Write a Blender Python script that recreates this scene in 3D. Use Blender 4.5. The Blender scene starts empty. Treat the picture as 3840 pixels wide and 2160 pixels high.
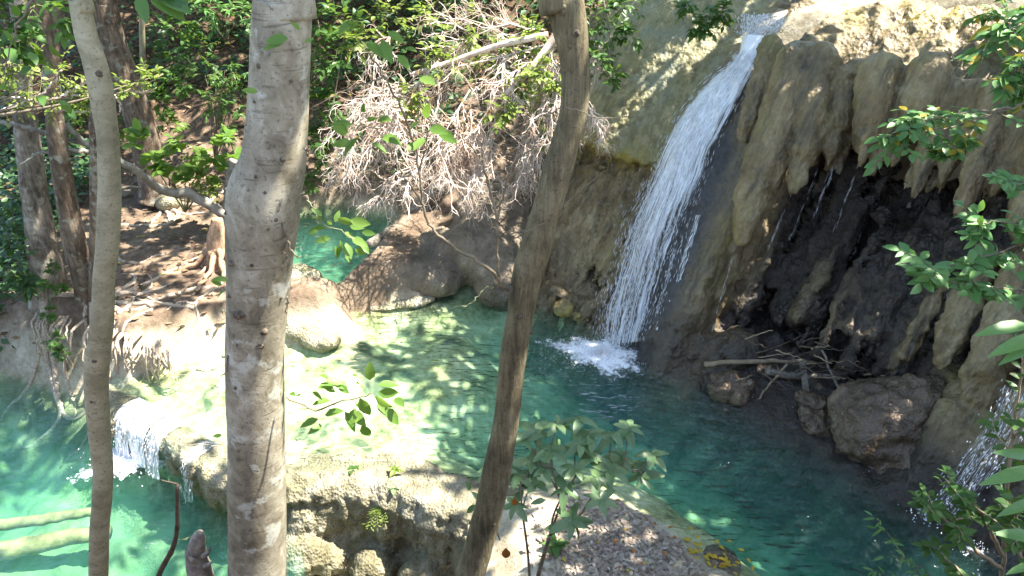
import bpy, math, random
import numpy as np
from mathutils import Vector, Matrix

S = bpy.context.scene
COL = S.collection
# ------------------------------------------------------------------ camera, sky, sun, exposure
H = 8.0; TH = math.radians(30); F = 731.0
cam_d = bpy.data.cameras.new('camera'); cam = bpy.data.objects.new('camera', cam_d); COL.objects.link(cam)
cam.location = (0, 0, H); cam.rotation_euler = (math.radians(60), 0, 0)
cam_d.sensor_width = 36.0; cam_d.lens = 36.0 * F / 1024.0
cam_d.clip_start = 0.05; cam_d.clip_end = 500
S.camera = cam
SUN = np.array([0.50, 0.06, 0.86]); SUN = SUN / np.linalg.norm(SUN)
w = bpy.data.worlds.new('World'); S.world = w; w.use_nodes = True
wt = w.node_tree; wt.nodes.clear()
sky = wt.nodes.new('ShaderNodeTexSky'); sky.sky_type = 'NISHITA'; sky.sun_disc = False
sky.sun_elevation = math.asin(SUN[2]); sky.sun_rotation = math.atan2(SUN[0], SUN[1])
bg = wt.nodes.new('ShaderNodeBackground'); bg.inputs[1].default_value = 0.15
wo = wt.nodes.new('ShaderNodeOutputWorld')
wt.links.new(sky.outputs[0], bg.inputs[0]); wt.links.new(bg.outputs[0], wo.inputs[0])
sl = bpy.data.lights.new('sun', 'SUN'); sl.energy = 5.0; sl.angle = math.radians(0.5); sl.color = (1, 0.95, 0.86)
so = bpy.data.objects.new('sun', sl); COL.objects.link(so)
so.rotation_euler = Vector(-SUN).to_track_quat('-Z', 'Y').to_euler()
so.location = (20, 0, 30)
S.view_settings.view_transform = 'Standard'; S.view_settings.look = 'None'
S.view_settings.exposure = 2.35; S.view_settings.gamma = 1.0; S.view_settings.use_curve_mapping = False
S.cycles.max_bounces = 6; S.cycles.diffuse_bounces = 3; S.cycles.glossy_bounces = 2
S.cycles.transmission_bounces = 5; S.cycles.transparent_max_bounces = 24; S.cycles.volume_bounces = 1
S.cycles.use_denoising = True
S.cycles.sample_clamp_indirect = 6.0

# ------------------------------------------------------------------ projection helpers (place things at real distances)
def ray(u, v):
    xr = (u - 512) / F; t = (v - 288) / F
    return np.array([xr, math.cos(TH) - t * math.sin(TH), -math.sin(TH) - t * math.cos(TH)])
CAM = np.array([0, 0, H])
def pz(u, v, z):
    d = ray(u, v); return CAM + d * ((z - H) / d[2])
def py(u, v, y):
    d = ray(u, v); return CAM + d * (y / d[1])
O0 = np.array([2.0, 11.9, 0]); TT = np.array([.654, -.757, 0]); NN = np.array([.757, .654, 0])
KS = 3.2 / 5.25
def sl_p(u, v, b0=0.0, k=KS):
    n = NN - np.array([0, 0, k]); d = ray(u, v)
    s = (b0 + n @ O0 - n @ CAM) / (n @ d)
    return CAM + d * s
def ab(a, b, z):
    p = O0 + TT * a + NN * b; return np.array([p[0], p[1], z])

# ------------------------------------------------------------------ mesh helpers
def mk_mesh(name, verts, faces, smooth=True):
    me = bpy.data.meshes.new(name)
    verts = np.asarray(verts, dtype=np.float32)
    if isinstance(faces, np.ndarray):
        n = faces.shape[1]; nf = len(faces)
        me.vertices.add(len(verts)); me.vertices.foreach_set('co', verts.ravel())
        me.loops.add(nf * n); me.loops.foreach_set('vertex_index', faces.astype(np.int32).ravel())
        me.polygons.add(nf); me.polygons.foreach_set('loop_start', np.arange(0, nf * n, n, dtype=np.int32))
        me.update(calc_edges=True); me.validate()
    else:
        me.from_pydata(verts.tolist(), [], faces)
    if smooth:
        me.polygons.foreach_set('use_smooth', np.ones(len(me.polygons), dtype=bool))
    me.update()
    return me
def tag(o, label=None, cat=None, group=None, kind=None):
    if label: o['label'] = label
    if cat: o['category'] = cat
    if group: o['group'] = group
    if kind: o['kind'] = kind
    return o
def empty(name, loc, label, cat, group=None):
    o = bpy.data.objects.new(name, None); COL.objects.link(o); o.location = Vector(loc)
    o.empty_display_size = 0.1
    return tag(o, label, cat, group)
def part(name, verts, faces, mat, root=None, kind=None, smooth=True):
    v = np.asarray(verts, dtype=np.float64)
    org = np.zeros(3)
    if root is not None:
        r = root
        while r is not None:
            org = org + np.array(r.location); r = r.parent
    me = mk_mesh(name, v - org, faces, smooth); me.materials.append(mat)
    o = bpy.data.objects.new(name, me); COL.objects.link(o)
    if root is not None: o.parent = root
    if kind: o['kind'] = kind
    return o
def inst(name, me, M, root=None):
    o = bpy.data.objects.new(name, me); COL.objects.link(o)
    M = Matrix(M.tolist()) if isinstance(M, np.ndarray) else M
    if root is not None:
        o.parent = root; M = Matrix.Translation(-Vector(root.location)) @ M
    o.matrix_basis = M
    return o
class MB:
    def __init__(s): s.v = []; s.f = []; s.n = 0
    def add(s, v, f):
        v = np.asarray(v, float); f = np.asarray(f, int)
        s.v.append(v); s.f.append(f + s.n); s.n += len(v)
    def get(s): return np.concatenate(s.v), np.concatenate(s.f)
def catmull(P, n):
    P = np.asarray(P, float)
    if len(P) < 3:
        t = np.linspace(0, 1, n)[:, None]; return P[0] * (1 - t) + P[-1] * t
    Q = np.vstack([2 * P[0] - P[1], P, 2 * P[-1] - P[-2]])
    out = []
    for t in np.linspace(0, len(P) - 1 - 1e-9, n):
        i = int(t); q = t - i; a, b, c, d = Q[i], Q[i + 1], Q[i + 2], Q[i + 3]
        out.append(.5 * ((2 * b) + (c - a) * q + (2 * a - 5 * b + 4 * c - d) * q * q + (3 * b - a - 3 * c + d) * q ** 3))
    return np.array(out)
def tube(P, R, sides=8, bump=0.0, rng=None, cap=True, flat=1.0):
    """swept tube of quads with closed ends (collapsed rings)"""
    P = np.asarray(P, float); n = len(P); R = np.broadcast_to(np.asarray(R, float), (n,)).copy()
    d = np.gradient(P, axis=0); d /= np.linalg.norm(d, axis=1)[:, None] + 1e-9
    up = np.array([0.31, 0.2, 0.93]) if abs(d[0] @ np.array([0, 0, 1])) < .9 else np.array([0.9, .3, 0.1])
    A = np.zeros_like(P)
    a = up - d[0] * (up @ d[0]); a /= np.linalg.norm(a)
    for i in range(n):
        a = a - d[i] * (a @ d[i]); a /= np.linalg.norm(a) + 1e-9; A[i] = a
    B = np.cross(d, A)
    th = np.linspace(0, 2 * np.pi, sides, endpoint=False)
    if cap:
        P = np.vstack([P[:1], P, P[-1:]]); A = np.vstack([A[:1], A, A[-1:]]); B = np.vstack([B[:1], B, B[-1:]])
        R = np.concatenate([[1e-4], R, [1e-4]]); n += 2
    V = P[:, None] + R[:, None, None] * (A[:, None] * np.cos(th)[None, :, None] + flat * B[:, None] * np.sin(th)[None, :, None])
    if bump > 0:
        q = V.reshape(-1, 3)
        k = 1 + bump * (fbm(q / max(R.max() * 1.4, .01), 3) )
        V = (P[:, None] + (V - P[:, None]) * k.reshape(n, sides)[:, :, None])
    i = np.arange(n - 1)[:, None] * sides; j = np.arange(sides)[None]; j2 = (j + 1) % sides
    f = np.stack([i + j, i + j2, i + sides + j2, i + sides + j], -1).reshape(-1, 4)
    return V.reshape(-1, 3), f
# value noise ------------------------------------------------------
def _h(i, j, k):
    n = (i * 374761393 + j * 668265263 + k * 2147483647 + 974634777) & 0xffffffff
    n = ((n ^ (n >> 13)) * 1274126177) & 0xffffffff
    n = ((n ^ (n >> 16)) * 2246822519) & 0xffffffff
    return ((n ^ (n >> 15)) & 0xffffff) / 8388607.5 - 1.0
def vn(p):
    p = np.asarray(p, float); i = np.floor(p).astype(np.int64); f = p - i
    f = f * f * f * (f * (f * 6 - 15) + 10)
    x, y, z = i[:, 0], i[:, 1], i[:, 2]; fx, fy, fz = f[:, 0], f[:, 1], f[:, 2]
    def L(dy, dz): return _h(x, y + dy, z + dz) * (1 - fx) + _h(x + 1, y + dy, z + dz) * fx
    a = L(0, 0) * (1 - fy) + L(1, 0) * fy; b = L(0, 1) * (1 - fy) + L(1, 1) * fy
    return a * (1 - fz) + b * fz
def fbm(p, o=4, g=.5):
    p = np.asarray(p, float); s = 0; a = 1.0; t = 0
    for k in range(o):
        s = s + a * vn(p * 2 ** k + 17.3 * k); t += a; a *= g
    return s / t
# signed distance field to mesh -------------------------------------
def surface_nets(Fv, org, h):
    nx, ny, nz = Fv.shape; s = Fv < 0
    c = [(i, j, k) for i in (0, 1) for j in (0, 1) for k in (0, 1)]
    cnt = sum(s[i:nx - 1 + i, j:ny - 1 + j, k:nz - 1 + k].astype(np.int8) for i, j, k in c)
    act = np.argwhere((cnt > 0) & (cnt < 8))
    vals = np.stack([Fv[act[:, 0] + i, act[:, 1] + j, act[:, 2] + k] for i, j, k in c], 1)
    pos = np.zeros((len(act), 3)); num = np.zeros(len(act))
    for e in range(8):
        for g in range(e + 1, 8):
            ce, cg = np.array(c[e]), np.array(c[g])
            if np.abs(ce - cg).sum() != 1: continue
            m = (vals[:, e] < 0) != (vals[:, g] < 0)
            t = np.where(m, vals[:, e] / np.where(m, vals[:, e] - vals[:, g], 1), 0)
            pos += np.where(m[:, None], ce + t[:, None] * (cg - ce), 0); num += m
    V = (act + pos / num[:, None]) * h + org
    idx = -np.ones((nx - 1, ny - 1, nz - 1), np.int64); idx[tuple(act.T)] = np.arange(len(act))
    Q = []
    for ax in range(3):
        a = np.moveaxis(s, ax, 0); I = np.moveaxis(idx, ax, 0)
        e = a[:-1] != a[1:]
        e = e[:, 1:-1, 1:-1]
        w_ = np.argwhere(e); x, y, z = w_[:, 0], w_[:, 1] + 1, w_[:, 2] + 1
        q = np.stack([I[x, y - 1, z - 1], I[x, y, z - 1], I[x, y, z], I[x, y - 1, z]], 1)
        fl = a[x, y, z]
        if ax == 1: fl = ~fl
        q[~fl] = q[~fl][:, ::-1]
        Q.append(q)
    Q = np.concatenate(Q); Q = Q[(Q >= 0).all(1)]
    return V, Q
def normals(V, Q):
    n = np.cross(V[Q[:, 2]] - V[Q[:, 0]], V[Q[:, 3]] - V[Q[:, 1]])
    N = np.zeros_like(V)
    for k in range(4): np.add.at(N, Q[:, k], n)
    return N / (np.linalg.norm(N, axis=1)[:, None] + 1e-12)
def smin(a, b, k):
    h = np.clip(.5 + .5 * (b - a) / k, 0, 1); return b * (1 - h) + a * h - k * h * (1 - h)
def smax(a, b, k): return -smin(-a, -b, k)
def ss(a, b, x):
    t = np.clip((x - a) / (b - a), 0, 1); return t * t * (3 - 2 * t)
def grid(lo, hi, h):
    ax = [np.arange(lo[k], hi[k] + h, h) for k in range(3)]
    return np.meshgrid(*ax, indexing='ij')
def add_caps(Fv, org, h, chain, k=.15):
    """smooth-union a chain of round cones [(p, r), ...] into the field"""
    for (p, r), (q, r2) in zip(chain[:-1], chain[1:]):
        p = np.asarray(p); q = np.asarray(q); m = max(r, r2) + k * 2 + .2
        lo = np.maximum(((np.minimum(p, q) - m - org) / h).astype(int), 0); hi = np.minimum(((np.maximum(p, q) + m - org) / h).astype(int) + 2, Fv.shape)
        if (hi <= lo).any(): continue
        g = np.meshgrid(*[org[i] + h * np.arange(lo[i], hi[i]) for i in range(3)], indexing='ij')
        X = np.stack(g, -1); d = q - p; L = d @ d + 1e-9
        t = np.clip(((X - p) @ d) / L, 0, 1)
        sd = np.linalg.norm(X - p - t[..., None] * d, axis=-1) - (r + (r2 - r) * t)
        sl_ = tuple(slice(lo[i], hi[i]) for i in range(3))
        Fv[sl_] = smin(Fv[sl_], sd, k)
def add_ell(Fv, org, h, c, r, k=.12, rot=0.0, cut=False):
    c = np.asarray(c, float); r = np.asarray(r, float); m = r.max() + 2 * k + .15
    lo = np.maximum(((c - m - org) / h).astype(int), 0); hi = np.minimum(((c + m - org) / h).astype(int) + 2, Fv.shape)
    if (hi <= lo).any(): return
    g = np.meshgrid(*[org[i] + h * np.arange(lo[i], hi[i]) - c[i] for i in range(3)], indexing='ij')
    x = g[0] * math.cos(rot) + g[1] * math.sin(rot); y = -g[0] * math.sin(rot) + g[1] * math.cos(rot)
    k0 = np.sqrt((x / r[0]) ** 2 + (y / r[1]) ** 2 + (g[2] / r[2]) ** 2); k1 = np.sqrt((x / r[0] ** 2) ** 2 + (y / r[1] ** 2) ** 2 + (g[2] / r[2] ** 2) ** 2) + 1e-6
    sd = k0 * (k0 - 1) / k1
    sl_ = tuple(slice(lo[i], hi[i]) for i in range(3))
    Fv[sl_] = smax(Fv[sl_], -sd, k) if cut else smin(Fv[sl_], sd, k)
def poly_sd(X, Y, P):
    P = np.asarray(P)[:, :2]; d = np.full(X.shape, 1e9); ins = np.zeros(X.shape, bool)
    n = len(P)
    for i in range(n):
        a = P[i]; b = P[(i + 1) % n]; e = b - a
        t = np.clip(((X - a[0]) * e[0] + (Y - a[1]) * e[1]) / (e @ e), 0, 1)
        d = np.minimum(d, (X - a[0] - t * e[0]) ** 2 + (Y - a[1] - t * e[1]) ** 2)
        c = ((a[1] > Y) != (b[1] > Y)) & (X < (b[0] - a[0]) * (Y - a[1]) / (b[1] - a[1] + 1e-12) + a[0])
        ins ^= c
    d = np.sqrt(d); return np.where(ins, -d, d)
def line_d(X, Y, P):
    P = np.asarray(P)[:, :2]; d = np.full(X.shape, 1e9)
    for a, b in zip(P[:-1], P[1:]):
        e = b - a; t = np.clip(((X - a[0]) * e[0] + (Y - a[1]) * e[1]) / (e @ e), 0, 1)
        d = np.minimum(d, (X - a[0] - t * e[0]) ** 2 + (Y - a[1] - t * e[1]) ** 2)
    return np.sqrt(d)

# ------------------------------------------------------------------ materials
class NT:
    def __init__(s, name):
        s.m = bpy.data.materials.new(name); s.m.use_nodes = True; s.t = s.m.node_tree; s.t.nodes.clear()
        s.out = s.n('ShaderNodeOutputMaterial')
    def n(s, typ, **kw):
        x = s.t.nodes.new(typ)
        for k, v in kw.items(): setattr(x, k, v)
        return x
    def l(s, a, b): s.t.links.new(a, b)
    def put(s, sock, v):
        if isinstance(v, bpy.types.NodeSocket): s.l(v, sock)
        else: sock.default_value = v
    def co(s, sc=(1, 1, 1), kind='Object', rot=(0, 0, 0)):
        if not hasattr(s, '_tc'): s._tc = s.n('ShaderNodeTexCoord')
        m = s.n('ShaderNodeMapping'); m.inputs['Scale'].default_value = sc; m.inputs['Rotation'].default_value = rot
        s.l(s._tc.outputs[kind], m.inputs[0]); return m.outputs[0]
    def noise(s, vec, scale, detail=4, rough=.55, dist=0.0):
        x = s.n('ShaderNodeTexNoise'); s.l(vec, x.inputs['Vector']); x.inputs['Scale'].default_value = scale
        x.inputs['Detail'].default_value = detail; x.inputs['Roughness'].default_value = rough; x.inputs['Distortion'].default_value = dist
        return x.outputs[0]
    def vor(s, vec, scale, feat='F1', out=0):
        x = s.n('ShaderNodeTexVoronoi'); x.feature = feat; s.l(vec, x.inputs['Vector']); x.inputs['Scale'].default_value = scale
        return x.outputs[out]
    def ramp(s, fac, stops):
        x = s.n('ShaderNodeValToRGB'); s.l(fac, x.inputs[0]); e = x.color_ramp.elements
        while len(e) < len(stops): e.new(.5)
        for k, (p, c) in enumerate(stops):
            e[k].position = p; e[k].color = (*c, 1) if not np.isscalar(c) else (c, c, c, 1)
        return x.outputs[0]
    def mix(s, fac, a, b, mode='MIX'):
        x = s.n('ShaderNodeMix'); x.data_type = 'RGBA'; x.blend_type = mode
        s.put(x.inputs[0], fac)
        for k, v in ((6, a), (7, b)): s.put(x.inputs[k], (*v, 1) if isinstance(v, tuple) and len(v) == 3 else v)
        return x.outputs[2]
    def math(s, op, a, b=0.0, clamp=False):
        x = s.n('ShaderNodeMath'); x.operation = op; x.use_clamp = clamp; s.put(x.inputs[0], a); s.put(x.inputs[1], b); return x.outputs[0]
    def attr(s, name):
        x = s.n('ShaderNodeAttribute'); x.attribute_name = name; return x.outputs['Fac']
    def bump(s, h, strength=.5, dist=.05, nrm=None):
        x = s.n('ShaderNodeBump'); s.l(h, x.inputs['Height']); x.inputs['Strength'].default_value = strength; x.inputs['Distance'].default_value = dist
        if nrm is not None: s.l(nrm, x.inputs['Normal'])
        return x.outputs[0]
    def pbr(s, col, rough=.8, nrm=None, spec=.3, alpha=None):
        b = s.n('ShaderNodeBsdfPrincipled'); s.put(b.inputs['Base Color'], (*col, 1) if isinstance(col, tuple) else col)
        s.put(b.inputs['Roughness'], rough); b.inputs['Specular IOR Level'].default_value = spec
        if nrm is not None: s.l(nrm, b.inputs['Normal'])
        if alpha is not None: s.put(b.inputs['Alpha'], alpha)
        return b.outputs[0]
    def done(s, sh): s.l(sh, s.out.inputs['Surface']); return s.m

def rock_mat(name, dark, mid, light, moss, moss_lo=.5, moss_hi=.68, rough=(.55, .9), streak=(5, 5, .9), bscale=22, bstr=.6, wetness=.45, zone=None):
    t = NT(name); c = t.co()
    n1 = t.noise(c, 1.1, 6, .6); ns = t.noise(t.co(streak), 1.0, 5, .65, .4); n3 = t.noise(c, 9, 5, .7)
    col = t.ramp(t.math('ADD', t.math('MULTIPLY', n1, .55), t.math('MULTIPLY', ns, .45)), [(.36, dark), (.5, mid), (.64, light)])
    col = t.mix(t.ramp(n3, [(.35, 0.0), (.7, .45)]), col, tuple(x * .45 for x in mid))
    if moss:
        nm = t.noise(c, .8, 4, .6); nm2 = t.noise(c, 14, 3, .7)
        g = t.math('ADD', t.math('MULTIPLY', nm, .8), t.math('MULTIPLY', nm2, .2))
        col = t.mix(t.ramp(g, [(moss_lo, 0.0), (moss_hi, .85)]), col, moss)
    if zone: col = zone(t, c, col)
    v = t.vor(t.co((1, 1, .75)), bscale); b1 = t.bump(v, bstr, .035)
    b2 = t.bump(t.noise(c, bscale * 2.6, 5, .7), bstr * .8, .015, b1)
    b3 = t.bump(ns, .6, .12, b2)
    r = t.ramp(n1, [(wetness - .1, rough[0]), (wetness + .15, rough[1])])
    return t.done(t.pbr(col, r, b3, .45))
def leaf_mat(name, a, b, trans=.45, rough=.45, yellow=None, ycol=(.55, .38, .03), spec=.4):
    t = NT(name)
    g = t.n('ShaderNodeNewGeometry'); oi = t.n('ShaderNodeObjectInfo')
    r = t.math('FRACT', t.math('ADD', g.outputs['Random Per Island'], oi.outputs['Random']))
    col = t.ramp(r, [(0.0, a), (1.0, b)])
    if yellow: col = t.mix(t.math('LESS_THAN', t.math('FRACT', t.math('MULTIPLY', r, 7.31)), yellow), col, ycol)
    n = t.noise(t.co(), 14, 3); col = t.mix(t.math('MULTIPLY', n, .5), col, tuple(x * .55 for x in a))
    p = t.pbr(col, rough, None, spec)
    tr = t.n('ShaderNodeBsdfTranslucent')
    tc = t.mix(.45, col, (.22, .34, .02) if not yellow == 1 else ycol); t.l(tc, tr.inputs[0])
    mx = t.n('ShaderNodeMixShader'); mx.inputs[0].default_value = trans; t.l(p, mx.inputs[1]); t.l(tr.outputs[0], mx.inputs[2])
    return t.done(mx.outputs[0])
def bark_mat(name, dark, mid, light, vs=(9, 9, 1.2), ring=0.0, lichen=None, bstr=.5, bdist=.012):
    t = NT(name); c = t.co()
    n1 = t.noise(c, 3.2, 5, .6); n2 = t.noise(t.co(vs), 2.2, 6, .7, .6)
    col = t.ramp(t.math('ADD', t.math('MULTIPLY', n1, .5), t.math('MULTIPLY', n2, .5)), [(.37, dark), (.5, mid), (.62, light)])
    if lichen: col = t.mix(t.ramp(t.noise(c, 6, 4, .6), [(.57, 0.0), (.64, .7)]), col, lichen)
    spk = t.noise(c, 55, 2, .6); col = t.mix(t.ramp(spk, [(.3, .55), (.42, 0.0)]), col, tuple(x * .4 for x in dark))
    h = n2
    if ring > 0:
        rg = t.ramp(t.noise(t.co((5, 5, 60)), 1.0, 3, .6, .5), [(.60, 0.0), (.68, 1.0)])
        col = t.mix(t.math('MULTIPLY', rg, ring), col, tuple(x * .5 for x in dark)); h = t.math('SUBTRACT', n2, t.math('MULTIPLY', rg, .5))
    nb = t.bump(h, bstr, bdist); nb = t.bump(spk, .3, .004, nb)
    return t.done(t.pbr(col, .85, nb, .25))
def plain(name, a, b, scale=6, rough=.8, stretch=(1, 1, 1), bstr=.4, spec=.3):
    t = NT(name); n = t.noise(t.co(stretch), scale, 5, .65)
    return t.done(t.pbr(t.ramp(n, [(.32, a), (.68, b)]), rough, t.bump(n, bstr, .02), spec))
# ------------------------------------------------------------------ layout of pools (outlines on the ground, in metres)
MAINP = [pz(u, v, 0) for u, v in [(112, 396), (128, 378), (170, 366), (225, 352), (285, 346), (340, 341), (358, 330), (352, 314), (388, 309), (428, 302), (442, 284), (500, 283), (545, 303), (570, 320), (600, 338), (640, 356), (690, 374), (750, 398), (800, 424), (835, 440), (868, 462), (915, 496), (960, 535), (1010, 580), (1060, 640)]] + [np.array([2.75, 5.4, 0])] + [pz(u, v, 0) for u, v in [(722, 572), (690, 543), (655, 518), (620, 500), (590, 490), (540, 486), (490, 492), (450, 486), (408, 464), (372, 459), (320, 462), (260, 466), (205, 458), (170, 440), (132, 416)]]
MAINP = np.array(MAINP)
for k_ in range(13, 24): MAINP[k_] = MAINP[k_] + NN * (.75 if k_ > 14 else .3)
LOWP = np.array([pz(u, v, -.7) for u, v in [(-120, 366), (0, 372), (40, 384), (85, 396), (108, 412), (135, 424), (172, 448), (205, 474), (240, 505), (285, 556)]] + [np.array([-2.6, 5.6, 0]), np.array([-6, 4.9, 0]), np.array([-11, 5.6, 0])])
BACKP = np.array([pz(u, v, .3) for u, v in [(286, 212), (330, 204), (386, 213), (398, 226), (380, 246), (358, 276), (338, 290), (305, 292), (270, 270), (262, 235)]])
NEARP = np.array([[-.45, 7.72], [.5, 7.9], [1.25, 7.85], [1.8, 7.45], [2.3, 6.9], [2.6, 6.3], [2.3, 5.6], [.3, 5.6], [-.2, 6.6]])
def to_ab(X, Y):
    dx = X - O0[0]; dy = Y - O0[1]; return dx * TT[0] + dy * TT[1], dx * NN[0] + dy * NN[1]
def height(X, Y):
    sh = X.shape
    q = np.stack([X.ravel(), Y.ravel(), np.zeros(X.size)], 1)
    n1 = fbm(q * .5 + 3, 4).reshape(sh); n2 = fbm(q * 2.1 + 9, 4).reshape(sh); n3 = fbm(q * .9 + 40, 3).reshape(sh)
    yh = 18.4 - 2.3 * ss(-3.4, -1.2, X)
    hill = .82 + .10 * n1 + .05 * n2 + .5 * np.maximum(0, Y - yh + .5 * n1) + .12 * np.maximum(0, Y - yh - 5) + .25 * ss(14, 19, Y) + .35 * n1 * ss(18, 22, Y)
    hill = hill - .55 * ss(-8.7, -10.5, X) * ss(14.5, 12, Y)
    hill = np.minimum(hill, 13 + n1)
    a, b = to_ab(X, Y)
    off = .6 + 1.6 * ss(.9, 1.9, a)
    lc = np.clip((b - off) / KS, -3, 5.25 + .34 * np.maximum(0, b - 3.6)) + .2 * n1
    lc = lc * ss(-7.5, -4.2, a)
    land = np.maximum(hill, lc)
    # the cliff's feet and the near bank lie low
    land = np.where((a > -3.2) & (b > -.2) & (lc < .6), np.minimum(land, -.3 + np.maximum(0, lc)), land)
    sdn = poly_sd(X, Y, NEARP)
    near = .24 + .06 * n2 + .08 * n1 - .25 * ss(-.35, .1, sdn) + .02 * n3
    rise = .25 + (6.2 - Y) * 1.02 + .1 * n2
    nbk = ss(-.9, .5, X + .2 * n1); nb = (-.75 + (5.9 - Y) * 1.15 + .1 * n2) * (1 - nbk) + rise * nbk
    nearland = np.maximum(np.where(sdn < .3, near, -1.5), np.where(Y < 6.4, nb, -3))
    land = np.where(Y < 9.5, np.where((a < -1) | (b < -.5), np.where(Y < 9.2, nearland, land), land), land)
    land = np.where((X < -7) & (Y > 7.5), hill, land)
    sM = poly_sd(X, Y, MAINP); sL = poly_sd(X, Y, LOWP); sK = poly_sd(X, Y, BACKP)
    deep = (.28 + 1.3 * ss(-2.2, 1.2, X + .5 * n3 - .15 * (Y - 9)) + .25 * ss(11, 13.5, Y)) * (1 + .35 * n3)
    deep = deep - .75 * np.exp(-((X - 3.0) / .9) ** 2 - ((Y - 6.6) / .8) ** 2)
    hM = np.where(sM > 0, 1.5 * sM, -np.minimum(deep, -sM * (.55 + .25 * n3 + 1.6 * ss(-2.6, -1.0, b) * ss(-2.5, -1, a)) + .02))
    hM = np.where(sM < 0, hM + .07 * n2 * np.minimum(1, -sM * 2), hM)
    dl = (.75 + .45 * n3 + .35 * n1)
    hL = np.where(sL > 0, -.7 + 1.9 * sL, -.7 - np.minimum(np.maximum(dl, .12), -sL * .8 + .02))
    hL = np.where(sL < 0, hL + .1 * n2 * np.minimum(1, -sL * 2), hL)
    hK = np.where(sK > 0, .3 + 1.6 * sK, .3 - np.minimum(1.1 + .2 * n3, -sK * 2.2 + .02))
    near_on = sdn < .25
    hM = np.where(near_on & (sM > 0), 9, hM)
    h = np.minimum(np.minimum(land, hM), np.minimum(hL, hK))
    h = np.where(sM < 0, hM, h)
    return h, sM, sL, sK, sdn, a, b
hx = np.arange(-20, 16.01, .085); hy = np.concatenate([np.arange(-1.5, 18, .085), np.arange(18, 40, .2)])
X, Y = np.meshgrid(hx, hy, indexing='ij')
Z, sM, sL, sK, sdn, aa, bb = height(X, Y)
def hz(x, y):
    return float(height(np.array([[x]]), np.array([[y]]))[0][0, 0])
def hzs(x, y): return height(np.asarray(x)[:, None], np.asarray(y)[:, None])[0][:, 0]
V = np.stack([X, Y, Z], -1).reshape(-1, 3)
nx, ny = X.shape
i = np.arange(nx - 1)[:, None] * ny; j = np.arange(ny - 1)[None]
fq = np.stack([i + j, i + ny + j, i + ny + j + 1, i + j + 1], -1).reshape(-1, 4)
t = NT('ground_soil_and_travertine'); c = t.co()
n1 = t.noise(c, 1.3, 6, .62); n2 = t.noise(c, 7, 6, .7); n3 = t.noise(c, 38, 4, .7)
mixn = t.math('ADD', t.math('MULTIPLY', n1, .5), t.math('MULTIPLY', n2, .5))
trav = t.ramp(mixn, [(.36, (.20, .165, .10)), (.5, (.38, .33, .235)), (.64, (.52, .475, .37))])
bed = t.ramp(mixn, [(.36, (.10, .105, .035)), (.48, (.32, .32, .15)), (.62, (.52, .51, .33))])
bed = t.mix(t.ramp(t.noise(c, .75, 4, .55, .8), [(.55, 0.0), (.62, .85)]), bed, (.045, .06, .03)); bed = t.mix(t.attr('silt'), bed, (.13, .15, .08))
dirt = t.ramp(mixn, [(.33, (.055, .036, .022)), (.5, (.15, .105, .07)), (.66, (.29, .22, .155))])
lit = t.ramp(t.vor(c, 16, 'F1', 1), [(.2, (.05, .028, .016)), (.5, (.12, .075, .04)), (.8, (.21, .13, .075))])
lit = t.mix(t.ramp(n2, [(.4, .8), (.62, .1)]), lit, (.035, .024, .016))
col = t.mix(t.attr('dirt'), trav, dirt); col = t.mix(t.attr('litter'), col, lit); col = t.mix(t.attr('bed'), col, bed)
nb_ = t.bump(n2, .7, .06); nb_ = t.bump(n3, .5, .02, nb_)
M_GROUND = t.done(t.pbr(col, .88, nb_, .25))
ground = part('terrain', V, fq, M_GROUND); tag(ground, kind='structure')
def addattr(me, name, arr):
    at_ = me.attributes.new(name, 'FLOAT', 'POINT'); at_.data.foreach_set('value', np.asarray(arr, np.float32).ravel())
bedm = np.maximum(np.maximum(ss(.02, -.05, sM), ss(.02, -.05, sL)), ss(.05, -.05, sK))
dirt_a = ss(.18, .55, np.minimum(np.minimum(sM, sL), sK)) * np.where(sdn < .3, .0, 1) * ss(-.5, .6, Z)
dirt_a = np.maximum(dirt_a, ss(6.3, 5.6, Y)); dirt_a = np.where(sK < 1.0, np.maximum(dirt_a, ss(.02, .2, sK) * .9), dirt_a); pass
dirt_a = np.maximum(dirt_a, ss(.05, .3, sM) * ss(-3.4, -2.6, X) * (Y > 11) * .85)
dirt_a = np.where((aa > -1.2) & (bb > 2) & (bb < 7), .15, dirt_a)
lit_a = ss(18.5, 20.5, Y) + ss(-9.6, -10.6, X) * .8
addattr(ground.data, 'bed', bedm); addattr(ground.data, 'silt', .2 * ss(-.8, -1.7, Z) * (sM < 0) + .9 * (sK < 0) + .75 * (sL < 0) * ss(-.25, .15, fbm(np.stack([X.ravel() * 1.1, Y.ravel() * 1.6, X.ravel() * 0], 1) + 60, 4).reshape(X.shape))); addattr(ground.data, 'dirt', dirt_a); addattr(ground.data, 'litter', np.clip(lit_a, 0, 1))

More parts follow.
